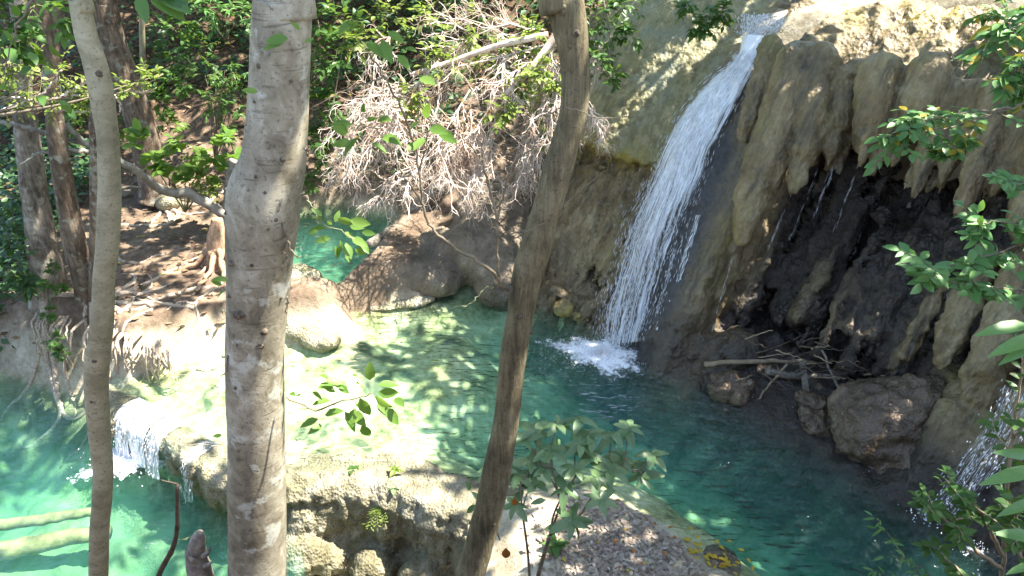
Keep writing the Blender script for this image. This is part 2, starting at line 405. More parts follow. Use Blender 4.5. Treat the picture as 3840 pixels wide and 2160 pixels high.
# ------------------------------------------------------------------ water bodies
def water_mat(name, absorb, dens, bs=4.2, bstr=1.0):
    t = NT(name)
    c = t.co((1, 1, 1))
    rot = t.co((1.0, 2.6, 1), rot=(0, 0, math.radians(35)))
    h1 = t.noise(rot, bs, 1.0, .45, .4); h2 = t.noise(rot, bs * .45, 1.0, .5, .3); amt = t.ramp(t.noise(c, .45, 2), [(.35, .25), (.62, 1.0)])
    hh = t.math('MULTIPLY', t.math('ADD', h1, t.math('MULTIPLY', h2, 1.2)), amt)
    nb = t.bump(hh, bstr, .12)
    fr = t.n('ShaderNodeFresnel'); fr.inputs[0].default_value = 1.33; t.l(nb, fr.inputs['Normal'])
    gl = t.n('ShaderNodeBsdfGlossy'); gl.inputs['Roughness'].default_value = .03; t.l(nb, gl.inputs['Normal'])
    tr = t.n('ShaderNodeBsdfTransparent'); tr.inputs[0].default_value = (.97, .99, .98, 1)
    mx = t.n('ShaderNodeMixShader'); gg = t.n('ShaderNodeNewGeometry'); t.l(t.math('MULTIPLY', fr.outputs[0], t.math('SUBTRACT', 1.0, gg.outputs['Backfacing'])), mx.inputs[0]); t.l(tr.outputs[0], mx.inputs[1]); t.l(gl.outputs[0], mx.inputs[2])
    va = t.n('ShaderNodeVolumeAbsorption'); va.inputs[0].default_value = (*absorb, 1); va.inputs[1].default_value = dens
    vs = t.n('ShaderNodeVolumeScatter'); vs.inputs[0].default_value = (.35, .9, .78, 1); vs.inputs[1].default_value = .11
    ad = t.n('ShaderNodeAddShader'); t.l(va.outputs[0], ad.inputs[0]); t.l(vs.outputs[0], ad.inputs[1]); t.l(ad.outputs[0], t.out.inputs['Volume'])
    return t.done(mx.outputs[0])
M_WATER = water_mat('turquoise_water', (.0, .78, .71), .36)
M_WATER2 = water_mat('green_water', (.0, .78, .66), .46, 3.6, .8)
def grow(P, d):
    c = []
    n = len(P); P = np.asarray(P)[:, :2]
    ar = sum(P[i][0] * P[(i + 1) % n][1] - P[(i + 1) % n][0] * P[i][1] for i in range(n)); sg = 1 if ar > 0 else -1
    for i in range(n):
        e = P[(i + 1) % n] - P[i - 1]; e /= np.linalg.norm(e); nn = np.array([e[1], -e[0]]) * sg
        dd = d(P[i]) if callable(d) else d
        c.append(P[i] + nn * dd)
    return np.array(c)
def water(name, P, z, mat, label, d, depth=3.8):
    Q = grow(P, d); n = len(Q)
    if sum(Q[i][0] * Q[(i + 1) % n][1] - Q[(i + 1) % n][0] * Q[i][1] for i in range(n)) < 0: Q = Q[::-1]
    v = [(*q, z) for q in Q] + [(*q, z - depth) for q in Q]
    f = [list(range(n)), list(range(2 * n - 1, n - 1, -1))] + [[k, k + n, (k + 1) % n + n, (k + 1) % n] for k in range(n)]
    o = part(name, v, f, mat, smooth=False); tag(o, label, 'water', kind='structure'); return o
water('plunge_pool_water', MAINP, 0.0, M_WATER, 'turquoise water of the main plunge pool under the tall waterfall', lambda p: .32 if not (p[1] < 10 and p[0] < -1.5) else .12)
water('lower_pool_water', LOWP, -.7, M_WATER2, 'green lower pool below the travertine dam', lambda p: .25)
water('back_pool_water', BACKP, .3, M_WATER, 'small teal pool behind the pale tree trunk', .25, 1.8)

# ------------------------------------------------------------------ cliff (travertine, solid field)
CLH = .058
lo = np.array([-.6, 5.4, -1.2]); hi = np.array([11.2, 18.2, 6.6])
GX, GY, GZ = grid(lo, hi, CLH)
A, B = to_ab(GX, GY)
rec = .5 * ss(-.25, -.7, A) * ss(2.95, 2.6, GZ) * ss(.1, .7, GZ)          # columns under the dry flank
rec = rec + 1.95 * ss(1.3, 1.75, A) * ss(4.45, 3.6, GZ) * ss(-.1, .45, GZ) * ss(5.6, 4.6, A)  # cavern
rec = rec + 1.5 * ss(4.2, 4.9, A) * ss(4.4, 3.5, GZ) * ss(1.0, 1.8, GZ)
face = KS * GZ + rec + .25 * np.sin(A * 1.1 + .6) * ss(-.5, -2, A) + .9 * ss(-3.3, -5.2, A)
face = face - .22 * np.exp(-((A - 1.15 + .0 * GZ) / .42) ** 2) * ss(3.6, 2.4, GZ)              # buttress beside the fall
face = face + .62 * ss(.8, 1.5, A) * ss(3.0, 3.6, GZ)
top = 4.62 + .52 * (B - 2.6) + .45 * ss(-.5, -2.2, A) * np.maximum(0, B - 2.4) + .12 * np.sin(A * 2.2) * .6
top = np.minimum(top, 5.75 + .05 * (B - 4) + 1.3 * ss(-.7, -2, A)) - .42 * np.exp(-((A + .02 - .35 * (B - 3.2)) / .34) ** 2)
del_ = None
FV = smax(face - B, GZ - top, .8) * .8
BX = B - 6.2
FV = np.maximum(FV, BX)
def P_(u, v, b0): return sl_p(u, v, b0)
def lobe(pts, b0, k=.06, wig=0):
    ch = []
    for u, v, r in pts:
        p = P_(u, v, b0); dep = (p - CAM) @ np.array([0, math.cos(TH), -math.sin(TH)])
        ch.append((p, r * .86 * dep / F))
    add_caps(FV, lo, CLH, ch, k)
for pts, b0 in [
    ([(772, 50, 15), (762, 88, 17), (752, 120, 14), (745, 138, 8)], -.12),
    ([(798, 62, 24), (784, 110, 25), (766, 158, 24), (752, 200, 21), (741, 240, 9)], -.42),
    ([(822, 62, 22), (816, 110, 21), (805, 152, 16), (794, 190, 7)], -.34),
    ([(842, 84, 18), (840, 124, 15), (832, 150, 9), (828, 164, 5)], -.10),
    ([(858, 74, 18), (852, 110, 16), (846, 140, 10), (838, 172, 5)], .10),
    ([(880, 74, 25), (874, 106, 21), (866, 138, 13), (860, 165, 5)], -.34),
    ([(898, 84, 22), (888, 118, 18), (880, 150, 10), (872, 170, 5)], -.05),
    ([(928, 76, 26), (920, 100, 22), (910, 130, 12)], -.25),
    ([(948, 92, 19), (938, 128, 16), (924, 160, 11), (914, 196, 5)], -.05),
    ([(975, 92, 18), (962, 130, 16), (948, 162, 10), (940, 182, 5)], .1),
    ([(998, 95, 20), (990, 135, 19), (974, 176, 15), (960, 212, 6)], -.15),
    ([(1030, 100, 22), (1018, 140, 20), (1004, 172, 14), (992, 192, 6)], .05),
    ([(1050, 120, 22), (1040, 165, 20), (1024, 205, 14), (1012, 226, 6)], -.1),
    ([(1065, 120, 40), (1052, 190, 34), (1030, 230, 20)], -.1),
    ([(942, 285, 7), (928, 312, 8), (914, 338, 9), (905, 358, 8)], .55),
    ([(985, 255, 18), (968, 300, 18), (950, 345, 16), (944, 362, 10)], .5),
    ([(1030, 265, 24), (1010, 320, 24), (985, 370, 22), (975, 395, 14)], .35),
    ([(1080, 280, 40), (1060, 370, 34), (1030, 440, 30)], .2),
    ]: lobe(pts, b0 - .12 if pts[0][1] < 150 else b0)
# icicle fringes along lower edges
rg = random.Random(4)
for u0, v0, u1, v1, n, b0, L in [(580, 148, 660, 152, 22, .02, 22), (742, 130, 752, 138, 5, -.12, 10), (735, 232, 748, 238, 4, -.3, 9), (845, 130, 905, 160, 9, -.05, 20), (905, 175, 1000, 185, 12, .1, 26), (800, 165, 840, 165, 7, 0.0, 18)]:
    for k in range(n):
        f_ = rg.random(); u = u0 + (u1 - u0) * f_; v = v0 + (v1 - v0) * f_ - 8 + rg.uniform(-4, 4); ln = L * rg.uniform(.4, 1.1)
        lobe([(u + 4, v - 8, rg.uniform(3, 5)), (u - ln * .2, v + ln * .5, rg.uniform(2.2, 3.6)), (u - ln * .42, v + ln, 1.1)], b0, .07)
# rounded columns below the dry flank
for k in range(13):
    a0 = -3.1 + k * .235 + rg.uniform(-.06, .06); z1 = rg.uniform(1.9, 2.8); z0 = rg.uniform(-.2, .8); r = rg.uniform(.09, .19)
    add_caps(FV, lo, CLH, [(ab(a0, KS * z1 + .42, z1), r), (ab(a0 + .04, KS * (z1 + z0) / 2 + .30, (z1 + z0) / 2), r * 1.15), (ab(a0 + .06, KS * z0 + .1, z0), r * .9)], .09)
for k in range(16):   # dark cavern's own ribs
    a0 = 1.5 + k * .24 + rg.uniform(-.06, .06); z1 = rg.uniform(2.6, 3.6); z0 = rg.uniform(.4, 1.2); r = rg.uniform(.08, .2); o_ = rg.uniform(1.3, 1.75)
    add_caps(FV, lo, CLH, [(ab(a0, KS * z1 + o_, z1), r), (ab(a0 + .06, KS * z0 + o_ * .8, z0), r)], .1)
# feet: rounded ledges at the waterline
for u, v, z, r in [(556, 300, .1, (.28, .3, .4)), (575, 306, .15, (.22, .25, .32)), (592, 314, .1, (.25, .2, .3)), (672, 345, .15, (.5, .45, .5)), (700, 352, .1, (.5, .45, .42)), (735, 352, .25, (.55, .5, .42)), (660, 335, .3, (.4, .4, .4)),
                   (770, 382, .02, (.5, .35, .2)), (805, 395, .02, (.45, .35, .2)), (850, 392, .05, (.6, .4, .25)), (760, 350, .2, (.6, .35, .25)), (815, 358, .2, (.6, .35, .25)), (1000, 480, .1, (.7, .6, .7)), (1000, 430, .8, (.6, .5, .9)), (985, 520, .05, (.5, .4, .35)), (965, 500, .0, (.4, .35, .3))]:
    add_ell(FV, lo, CLH, pz(u, v, z), r, .15)
vv, qq = surface_nets(FV, lo, CLH)
nn_ = normals(vv, qq); a_, b_ = to_ab(vv[:, 0], vv[:, 1])
up = np.clip(nn_[:, 2], -1, 1)
q3 = np.stack([a_ * 2.6, b_ * 2.6 - vv[:, 2] * 1.5, vv[:, 2] * .75], 1)
st = fbm(q3, 4); st2 = np.abs(fbm(q3 * np.array([2.3, 2.3, 1.4]) + 7, 3)); lump = fbm(vv * 4.2, 3); fine = fbm(vv * 8, 2)
colz = ss(-.2, -.6, a_) * ss(2.95, 2.5, vv[:, 2])
smooth_f = ss(-.3, -.7, a_) * ss(2.8, 3.1, vv[:, 2])
cav = ss(.8, 1.3, b_ - KS * vv[:, 2]) * ss(1.1, 1.6, a_)
amp = .07 * (1 - .65 * smooth_f) + .07 * colz + .16 * cav
lob = ss(.7, 1.0, a_) * ss(1.8, 2.2, vv[:, 2]) * ss(.5, .1, b_ - KS * vv[:, 2])
amp = amp * (1 - .5 * lob); lump = lump * (1 - .5 * lob); fine = fine * (1 - .4 * lob)
vv = vv + nn_ * (amp * st - (.10 * colz + .045 * (1 - smooth_f)) * (st2 < .09) * 0 - (.16 * colz + .03 + .22 * cav) * np.exp(-(st2 / .09) ** 2) * ss(.8, .2, up) + 1 * .10 * lump * (1 - .6 * smooth_f) + .045 * fine)[:, None]
def cliff_zone(t, c, col):
    flank = t.attr('flank'); wet = t.attr('wet'); moss = t.attr('moss'); cave = t.attr('cave')
    nf = t.noise(t.co((6, 6, .8), rot=(0, 0, .7)), 1.0, 6, .65, .5)
    r1 = t.n('ShaderNodeMapping'); r1.inputs['Rotation'].default_value = (0, 0, math.radians(49.2)); t.l(t._tc.outputs['Object'], r1.inputs[0]); r2 = t.n('ShaderNodeMapping'); r2.inputs['Scale'].default_value = (7, .8, .8); t.l(r1.outputs[0], r2.inputs[0])
    dk = t.noise(r2.outputs[0], 1.0, 6, .7, .6); col = t.mix(t.ramp(dk, [(.52, 0.0), (.66, .75)]), col, (.04, .036, .026)); col = t.mix(t.ramp(dk, [(.30, .6), (.42, 0.0)]), col, (.36, .28, .12))
    fl = t.ramp(nf, [(.3, (.10, .095, .055)), (.5, (.23, .205, .10)), (.68, (.33, .30, .17))])
    fl = t.mix(t.ramp(t.noise(c, 1.6, 4), [(.5, 0.0), (.66, .7)]), fl, (.21, .23, .17))
    col = t.mix(flank, col, fl)
    col = t.mix(t.math('MULTIPLY', moss, t.ramp(t.noise(c, 5, 4, .7), [(.35, .1), (.6, 1.0)])), col, (.30, .235, .035))
    col = t.mix(t.math('MULTIPLY', wet, .8), col, t.mix(t.noise(c, 8, 4), (.035, .035, .04), (.10, .095, .09)))
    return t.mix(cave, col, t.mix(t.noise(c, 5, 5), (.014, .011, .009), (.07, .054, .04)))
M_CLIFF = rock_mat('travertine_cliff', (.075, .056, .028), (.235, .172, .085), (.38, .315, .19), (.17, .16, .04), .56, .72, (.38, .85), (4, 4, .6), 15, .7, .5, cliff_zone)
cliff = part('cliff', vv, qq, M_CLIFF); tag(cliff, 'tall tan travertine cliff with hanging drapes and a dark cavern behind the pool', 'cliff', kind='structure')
z_ = vv[:, 2]; pl = b_ - KS * z_
n_w = fbm(vv * 1.5, 3)
addattr(cliff.data, 'flank', ss(-.35, -.75, a_ + .15 * n_w) * ss(2.5, 2.9, z_ + .2 * n_w))
addattr(cliff.data, 'wet', np.clip(np.exp(-((a_ - .05 - .09 * (5.3 - z_)) / (.30 + .07 * (5.3 - z_))) ** 2) * 1.1, 0, 1) * ss(5.6, 4.9, z_) * ss(.15, -.5, pl - .5) + .62 * ss(.15, .4, a_ + .1 * n_w) * ss(1.45, 1.2, a_ + .1 * n_w) * ss(3.9, 3.3, z_ + .3 * n_w) * ss(-.30, -.12, pl))
addattr(cliff.data, 'moss', np.clip(np.exp(-((z_ - 2.85) / .28) ** 2) * ss(-.6, -1.4, a_) + .9 * np.exp(-((z_ - 2.3) / .45) ** 2) * np.exp(-((a_ - 1.45) / .3) ** 2) * ss(.1, -.1, pl) + .5 * ss(5.3, 5.7, z_) * ss(.5, .9, a_) * (n_w > .1), 0, 1))
addattr(cliff.data, 'cave', np.clip(ss(.75, 1.2, pl) * ss(1.1, 1.6, a_) * ss(4.2, 3.6, z_) + .75 * colz * ss(.25, .6, pl) + (.3 + .4 * ss(1.6, 2.4, a_)) * ss(1.3, .7, z_ + .3 * n_w) * ss(.2, .9, a_) + .35 * ss(1.2, .3, z_), 0, 1))  # cave: recess shade put into the colour, besides wet dark rock

# ------------------------------------------------------------------ travertine dam between the pools
LIP = np.array([pz(u, v, 0) for u, v in [(98, 388), (116, 396), (136, 408), (174, 430), (210, 452), (262, 466), (320, 467), (372, 465), (405, 474), (445, 496), (490, 508), (540, 515)]])
DH = .042
lo2 = np.array([-8.2, 6.2, -1.9]); hi2 = np.array([.8, 11.2, .5])
DX, DY, DZ = grid(lo2, hi2, DH)
d2 = line_d(DX, DY, LIP)
zt = -.02 - .02 * ss(-5.0, -4.2, DX) + .14 * ss(-2.4, -1.0, DX)
prof = .20 + .20 * ss(-5.2, -4, DX) + .10 * ss(-.02, -.25, DZ) - .22 * ss(-.28, -.5, DZ) * (.5 + .5 * np.sin(DX * 3.1)) + .30 * ss(-.8, -1.6, DZ)
DF = smax(d2 - prof, DZ - zt, .14) * .85
rg = random.Random(8)
fu = lambda u, v, z: pz(u, v, z)
for u, v, z, r in [(308, 520, -.75, (.34, .30, .42)), (300, 556, -1.15, (.42, .34, .4)), (330, 560, -1.25, (.2, .25, .25)), (298, 486, -.32, (.30, .2, .16)), (326, 482, -.28, (.24, .18, .16)), (362, 505, -.55, (.30, .30, .6)), (392, 520, -.7, (.32, .3, .7)), (425, 530, -.7, (.28, .25, .55)), (450, 545, -.75, (.3, .3, .6)), (372, 570, -1.3, (.35, .3, .35)), (425, 575, -1.2, (.4, .3, .35)), (475, 560, -.7, (.3, .3, .55)), (500, 570, -.8, (.4, .35, .5)),
                   (180, 462, -.5, (.2, .2, .3)), (200, 478, -.5, (.2, .2, .35)), (220, 492, -.5, (.25, .25, .35)), (135, 434, -.35, (.2, .15, .25)), (115, 424, -.3, (.22, .2, .25))]:
    add_ell(DF, lo2, DH, fu(u, v, z), r, .10)
for k in range(70):   # crusty drip fringe under the lip
    u = rg.uniform(178, 470); v = np.interp(u, [170, 230, 300, 372, 405, 445, 490], [452, 480, 476, 474, 486, 506, 518])
    p = pz(u, v + rg.uniform(0, 8), -.08); L = rg.uniform(.12, .42); r = rg.uniform(.025, .06)
    add_caps(DF, lo2, DH, [(p + [0, .05, .03], r * 1.3), (p + [rg.uniform(-.02, .02), 0.0, -L * .5], r), (p + [0, .05, -L], r * .5)], .06)
v2, q2 = surface_nets(DF, lo2, DH); n2_ = normals(v2, q2)
v2 = v2 + n2_ * (.06 * fbm(v2 * np.array([5, 5, 2.2]), 4) + (.05 * fbm(v2 * 9, 3) - .05 * np.exp(-(np.abs(fbm(v2 * np.array([4, 4, 1.6]) + 3, 3)) / .1) ** 2)) * ss(.9, .3, n2_[:, 2]))[:, None]
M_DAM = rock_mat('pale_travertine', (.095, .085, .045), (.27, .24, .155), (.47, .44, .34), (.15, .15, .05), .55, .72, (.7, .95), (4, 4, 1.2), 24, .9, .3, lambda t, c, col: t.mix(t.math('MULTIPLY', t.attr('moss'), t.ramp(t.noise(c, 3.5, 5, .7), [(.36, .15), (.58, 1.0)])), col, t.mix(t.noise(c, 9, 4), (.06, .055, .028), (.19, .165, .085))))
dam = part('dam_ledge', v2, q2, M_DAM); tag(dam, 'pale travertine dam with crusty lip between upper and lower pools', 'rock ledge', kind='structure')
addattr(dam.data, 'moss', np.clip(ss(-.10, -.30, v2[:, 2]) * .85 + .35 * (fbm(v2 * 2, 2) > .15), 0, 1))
# ------------------------------------------------------------------ plant kit
def leaf_tpl(w=.42, seg=4, fold=.12, curl=-.18, tipw=1.0, stalk=.0):
    v = []; f = []
    for k in range(seg + 1):
        t_ = k / seg; ww = w * .5 * (math.sin(math.pi * min(1, t_ ** .8 * .97 + .015)) ** (.8 * tipw)); x = stalk + t_ * (1 - stalk)
        z = curl * t_ * t_
        v += [(x, -ww, z + fold * ww * 2), (x, 0, z), (x, ww, z + fold * ww * 2)]
    for k in range(seg):
        a = 3 * k; f += [(a, a + 3, a + 4, a + 1), (a + 1, a + 4, a + 5, a + 2)]
    return np.array(v), np.array(f)
TPL = {'oval': leaf_tpl(.5, 4, .14, -.16), 'heart': leaf_tpl(.78, 4, .10, -.12, .7), 'long': leaf_tpl(.26, 4, .12, -.25), 'obov': leaf_tpl(.44, 6, .16, -.32, .8), 'card': leaf_tpl(.55, 2, .1, -.1), 'fern': leaf_tpl(.3, 2, .05, -.1)}
MESH = {}
def leaf_mesh(kind, mat):
    k = (kind, mat.name)
    if k not in MESH:
        me = mk_mesh('leaf_' + kind, *TPL[kind]); me.materials.append(mat); MESH[k] = me
    return MESH[k]
def nrm(v): v = np.asarray(v, float); return v / (np.linalg.norm(v) + 1e-9)
class Leaves:
    def __init__(s, seed=0): s.L = []; s.r = random.Random(seed)
    def add(s, p, d, up, size): s.L.append((np.asarray(p, float), nrm(d), np.asarray(up, float), size))
    def arrays(s):
        P = np.array([l[0] for l in s.L]); D = np.array([l[1] for l in s.L]); U = np.array([l[2] for l in s.L]); Z = np.array([l[3] for l in s.L])
        Yv = np.cross(U, D); Yv /= np.linalg.norm(Yv, axis=1)[:, None] + 1e-6; N = np.cross(D, Yv)
        return P, D * Z[:, None], Yv * Z[:, None], N * Z[:, None]
    def mass(s, kind):
        tv, tf = TPL[kind]; P, D, Yv, N = s.arrays()
        V = P[:, None] + tv[None, :, 0:1] * D[:, None] + tv[None, :, 1:2] * Yv[:, None] + tv[None, :, 2:3] * N[:, None]
        Fc = tf[None] + (np.arange(len(P)) * len(tv))[:, None, None]
        return V.reshape(-1, 3), Fc.reshape(-1, 4)
    def objects(s, kind, mat, root, name='leaf'):
        me = leaf_mesh(kind, mat); P, D, Yv, N = s.arrays()
        for k in range(len(P)):
            M = Matrix(((D[k][0], Yv[k][0], N[k][0], P[k][0]), (D[k][1], Yv[k][1], N[k][1], P[k][1]), (D[k][2], Yv[k][2], N[k][2], P[k][2]), (0, 0, 0, 1)))
            inst(name, me, M, root)
def rv(r, s=1.0): return np.array([r.gauss(0, s), r.gauss(0, s), r.gauss(0, s)])
UPV = np.array([0, 0, 1.0])
def leafy_path(lv, path, n, size, r, spread=.8, droop=.25, start=.15, face=None, mode='alt', jitter=.35):
    """leaves along a twig: alternate or whorled near the tip"""
    path = np.asarray(path)
    for k in range(n):
        t_ = start + (1 - start) * (k + .5) / n if mode == 'alt' else 1 - .12 * r.random()
        x = t_ * (len(path) - 1); i_ = min(int(x), len(path) - 2); p = path[i_] + (path[i_ + 1] - path[i_]) * (x - i_)
        d = nrm(path[i_ + 1] - path[i_])
        side = nrm(np.cross(d, UPV + rv(r, .1)))
        if mode == 'alt':
            sd = side * (1 if k % 2 else -1)
            dd = d * .5 + sd * spread + UPV * (.1 - droop) + rv(r, jitter * .5)
            if k == n - 1: dd = d + UPV * -droop * .5
        else:
            a = 2 * math.pi * k / n + r.random() * .5; w_ = np.cross(side, d)
            dd = d * r.uniform(.1, .6) + side * math.cos(a) * spread + w_ * math.sin(a) * spread - UPV * droop * .6 + rv(r, .12)
        up_ = (UPV if face is None else face) + rv(r, jitter)
        lv.add(p, dd, up_, size * r.uniform(.65, 1.15))
def pts(y, *uv): return np.array([py(u, v, y) for u, v in uv])
def ptsy(*uvy): return np.array([py(u, v, y) for u, v, y in uvy])

# foliage and bark materials
M_LEAF_MID = leaf_mat('leaf_mid_green', (.045, .12, .025), (.10, .20, .045))
M_LEAF_DARK = leaf_mat('leaf_dark_green', (.03, .085, .03), (.085, .165, .055), .35)
M_LEAF_BRIGHT = leaf_mat('leaf_fresh_green', (.12, .24, .04), (.21, .33, .07), .55)
M_LEAF_GREY = leaf_mat('leaf_grey_green', (.095, .17, .065), (.19, .28, .13), .28, .38, spec=.5)
M_LEAF_BLUE = leaf_mat('leaf_cool_green', (.08, .21, .055), (.18, .33, .10), .32, .38)
M_LEAF_YEL = leaf_mat('leaf_green_some_yellow', (.08, .20, .06), (.16, .30, .09), .4, .38, .09)
M_LEAF_LIME = leaf_mat('leaf_lime', (.16, .24, .04), (.28, .34, .08), .5)
M_FALLEN = leaf_mat('fallen_leaf_yellow', (.42, .27, .02), (.60, .45, .05), .2, .5, 1, (.5, .35, .02))
M_FALLEN_RED = leaf_mat('fallen_leaf_orange', (.36, .10, .02), (.45, .17, .04), .2, .5, 1, (.4, .15, .03))
M_CANOPY = leaf_mat('leaf_canopy', (.04, .10, .02), (.09, .17, .035), .35)
M_BARK_PALE = bark_mat('bark_pale', (.11, .092, .06), (.235, .205, .142), (.37, .34, .255), (4, 4, 3), .5, (.42, .42, .35), .35, .008)
M_BARK_BROWN = bark_mat('bark_brown', (.055, .044, .024), (.14, .115, .064), (.235, .20, .12), (14, 14, 1.6), 0, None, .8, .02)
M_BARK_GREY = bark_mat('bark_smooth_grey_green', (.15, .135, .08), (.25, .225, .14), (.34, .31, .205), (3, 3, 5), .3, None, .2, .004)
M_BARK_ROUGH = bark_mat('bark_rough', (.07, .055, .04), (.20, .165, .125), (.38, .335, .27), (8, 8, 1.5), 0, (.36, .35, .29), .8, .04)
M_BARK_DARK = bark_mat('bark_dark', (.05, .034, .022), (.14, .10, .07), (.26, .20, .145), (8, 8, 1.3), 0, (.30, .30, .24), .9, .05)
M_TWIG = plain('twig', (.10, .08, .05), (.22, .18, .12), 20, .85)
M_TWIG_GREEN = plain('twig_green', (.12, .13, .06), (.26, .25, .13), 20, .8)
M_DEAD = plain('dead_wood', (.36, .24, .17), (.78, .68, .60), 2.2, .85)
M_KNOT = plain('knot_bark', (.035, .026, .018), (.14, .11, .075), 40, .9)
M_ROOT = plain('root_bark', (.22, .165, .115), (.52, .44, .34), 9, .85, (3, 3, 3))
M_STUMP = plain('stump_wood', (.20, .11, .06), (.48, .33, .21), 9, .8, (4, 4, 1))

# ------------------------------------------------------------------ where sunlight reaches the ground (gaps cut for it in the unseen crowns overhead)
def near_trunk(u, v, y, r): return (py(u, v, y), r)
LIT = [(pz(u, v, z), r) for u, v, z, r in [
    (350, 405, 0, 1.0), (300, 385, 0, 1.0), (395, 425, 0, .8), (250, 405, 0, .8), (200, 405, 0, .75), (330, 440, 0, .8), (430, 395, 0, .35), (400, 375, 0, .35), (180, 388, 0, .4),
    (150, 440, -.4, .75), (50, 470, -.7, .6), (15, 505, -.7, .65), (90, 520, -.7, .5), (30, 550, -.7, .5), (170, 515, -.7, .35),
    (120, 318, .8, .35), (150, 335, .6, .5), (195, 325, .6, .4), (130, 355, .3, .45), (240, 320, .5, .45), (300, 318, .4, .55), (330, 330, .2, .35), (290, 345, .1, .6), (215, 345, .2, .4),
    (75, 185, .9, .35), (170, 262, .9, .3), (200, 255, .9, .25), (215, 275, .9, .3), (150, 225, .9, .22), (180, 215, .9, .3), (205, 200, .9, .3), (140, 300, .9, .3), (10, 190, 1., .5),
    (300, 530, -.8, .4), (305, 490, -.3, .3), (300, 565, -1.2, .3), (340, 465, .1, .5), (400, 480, .1, .38), (370, 470, .1, .35), (440, 500, .2, .3), (400, 545, -.7, .15), (452, 545, -.5, .2), (545, 505, .3, .25), (520, 545, .3, .28),
    ]] + [(ab(a, b, z), r) for a, b, z, r in [(.9, 4.75, 5.6, .6), (1.7, 4.6, 5.6, .6), (2.5, 4.5, 5.55, .65), (3.3, 4.5, 5.5, .65), (4.1, 4.5, 5.5, .65), (4.9, 4.5, 5.5, .6), (1.3, 5.4, 5.7, .7), (1.5, 4.8, 5.6, .7), (3.4, 4.8, 5.7, .7), (.1, 4.6, 5.4, .45), (2.5, 5.6, 5.8, .8), (4.0, 5.4, 5.8, .8)]] + [(py(u, v, y), r) for u, v, y, r in [
    (390, 95, 14, 1.1), (480, 120, 13.5, 1.1), (540, 80, 14, 1.0), (350, 80, 14, .8), (450, 40, 15, 1.1), (520, 30, 15, .9), (550, 120, 13.5, .5), (470, 170, 13.3, .65), (400, 30, 16, .9), (420, 130, 13.7, .8),
    (45, 85, 9, .7), (90, 95, 9, .5), (20, 110, 9, .5), (150, 75, 9, .3), (170, 150, 15.5, .5), (210, 160, 15.5, .5), (230, 100, 17, .35), (25, 200, 13, .4), (205, 50, 20, .4), (690, 48, 15, .25), (655, 62, 15, .2), (720, 30, 15, .25),
    (285, 350, 3.15, .10), (284, 500, 3.15, .14), (283, 560, 3.15, .10), (275, 430, 3.15, .07), (330, 400, 3.2, .2), (372, 400, 3.2, .2), (340, 235, 3.1, .12), (530, 60, 4, .1), (925, 130, 7, .2), (968, 552, 6.7, .3), (885, 447, 8.6, .12), (815, 520, 7.2, .15), (660, 430, 9.1, .12), (940, 525, 7.1, .15), (235, 180, 15, .4), (230, 30, 18.5, .7), (180, 60, 19.5, .6), (330, 40, 18.3, .6), (332, 105, 18.2, .5), (210, 90, 17, .5), (120, 30, 19, .5), (160, 110, 18, .4), (320, 150, 17.5, .3), (10, 40, 7, .3), (30, 20, 7, .3), (945, 265, 5, .12), (990, 285, 5, .12), (975, 60, 8.3, .25), (1005, 40, 8.4, .25), (890, 130, 6.8, .2), (590, 440, 4.6, .07), (545, 450, 4.6, .07)]]
LC = np.array([c_ for c_, _ in LIT]); LR = np.array([r_ for _, r_ in LIT])
def sunlit(P, m=0.0):
    """True where a leaf at P would shade one of the sunlit spots"""
    d = P[:, None] - LC[None]; t_ = d @ SUN
    q = np.linalg.norm(d - t_[..., None] * SUN, axis=-1)
    return ((q < LR + m) & (t_ > 0)).any(1)

# ------------------------------------------------------------------ trees: helper for trunks traced at one distance
def trunk_pts(rows, y, up_to=12.5, lean=(0, 0), ground=None, top_w=.7):
    P = []; R = []
    for u, v, wpx in rows:
        d = ray(u, v); s_ = y / d[1]; P.append(CAM + d * s_); R.append(wpx * .5 * s_ / F)
    P0 = P[0]; top_ = [P0 + np.array([lean[0] * k, lean[1] * k, k]) * (up_to - P0[2]) / 3 for k in (3, 2, 1)]
    rt = [R[0] * (1 - (1 - top_w) * k / 3) for k in (3, 2, 1)]
    Pn = P[-1]; g = hz(Pn[0], Pn[1]) if ground is None else ground
    bot = []; rb = []
    if Pn[2] - g > .1:
        d = nrm(P[-1] - P[-2]); dz = (Pn[2] - g + .15) / max(.4, -d[2]); e = Pn + d * dz
        g2 = hz(e[0], e[1]); e[2] = g2 - .1
        bot = [(Pn + e) / 2, e]; rb = [R[-1] * 1.08, R[-1] * 1.5]
    return np.array(top_ + P + bot), np.array(rt + R + rb)
def smooth_trunk(P, R, n=120, sides=24, bump=.06, extra=0.0):
    Q = catmull(P, n); seg = np.linspace(0, len(P) - 1, n); r_ = np.interp(seg, np.arange(len(P)), R)
    r_ = np.convolve(np.pad(r_, 3, 'edge'), np.ones(7) / 7, 'valid')
    return tube(Q, r_, sides, bump)
TRUNK = {}
CROWN_CLUMPS = []   # filled below: (tree root, crown centre)
def tree(name, label, P, R, mat, group=None, n=120, sides=24, bump=.06, crown=None):
    root = empty(name, P[-1], label, 'tree', group)
    v_, f_ = smooth_trunk(P, R, n, sides, bump); TRUNK[root.name] = part('trunk', v_, f_, mat, root)
    if crown is not None:
        CROWN_CLUMPS.append((root, np.asarray(crown, float), P[0], R[0], mat))
    return root
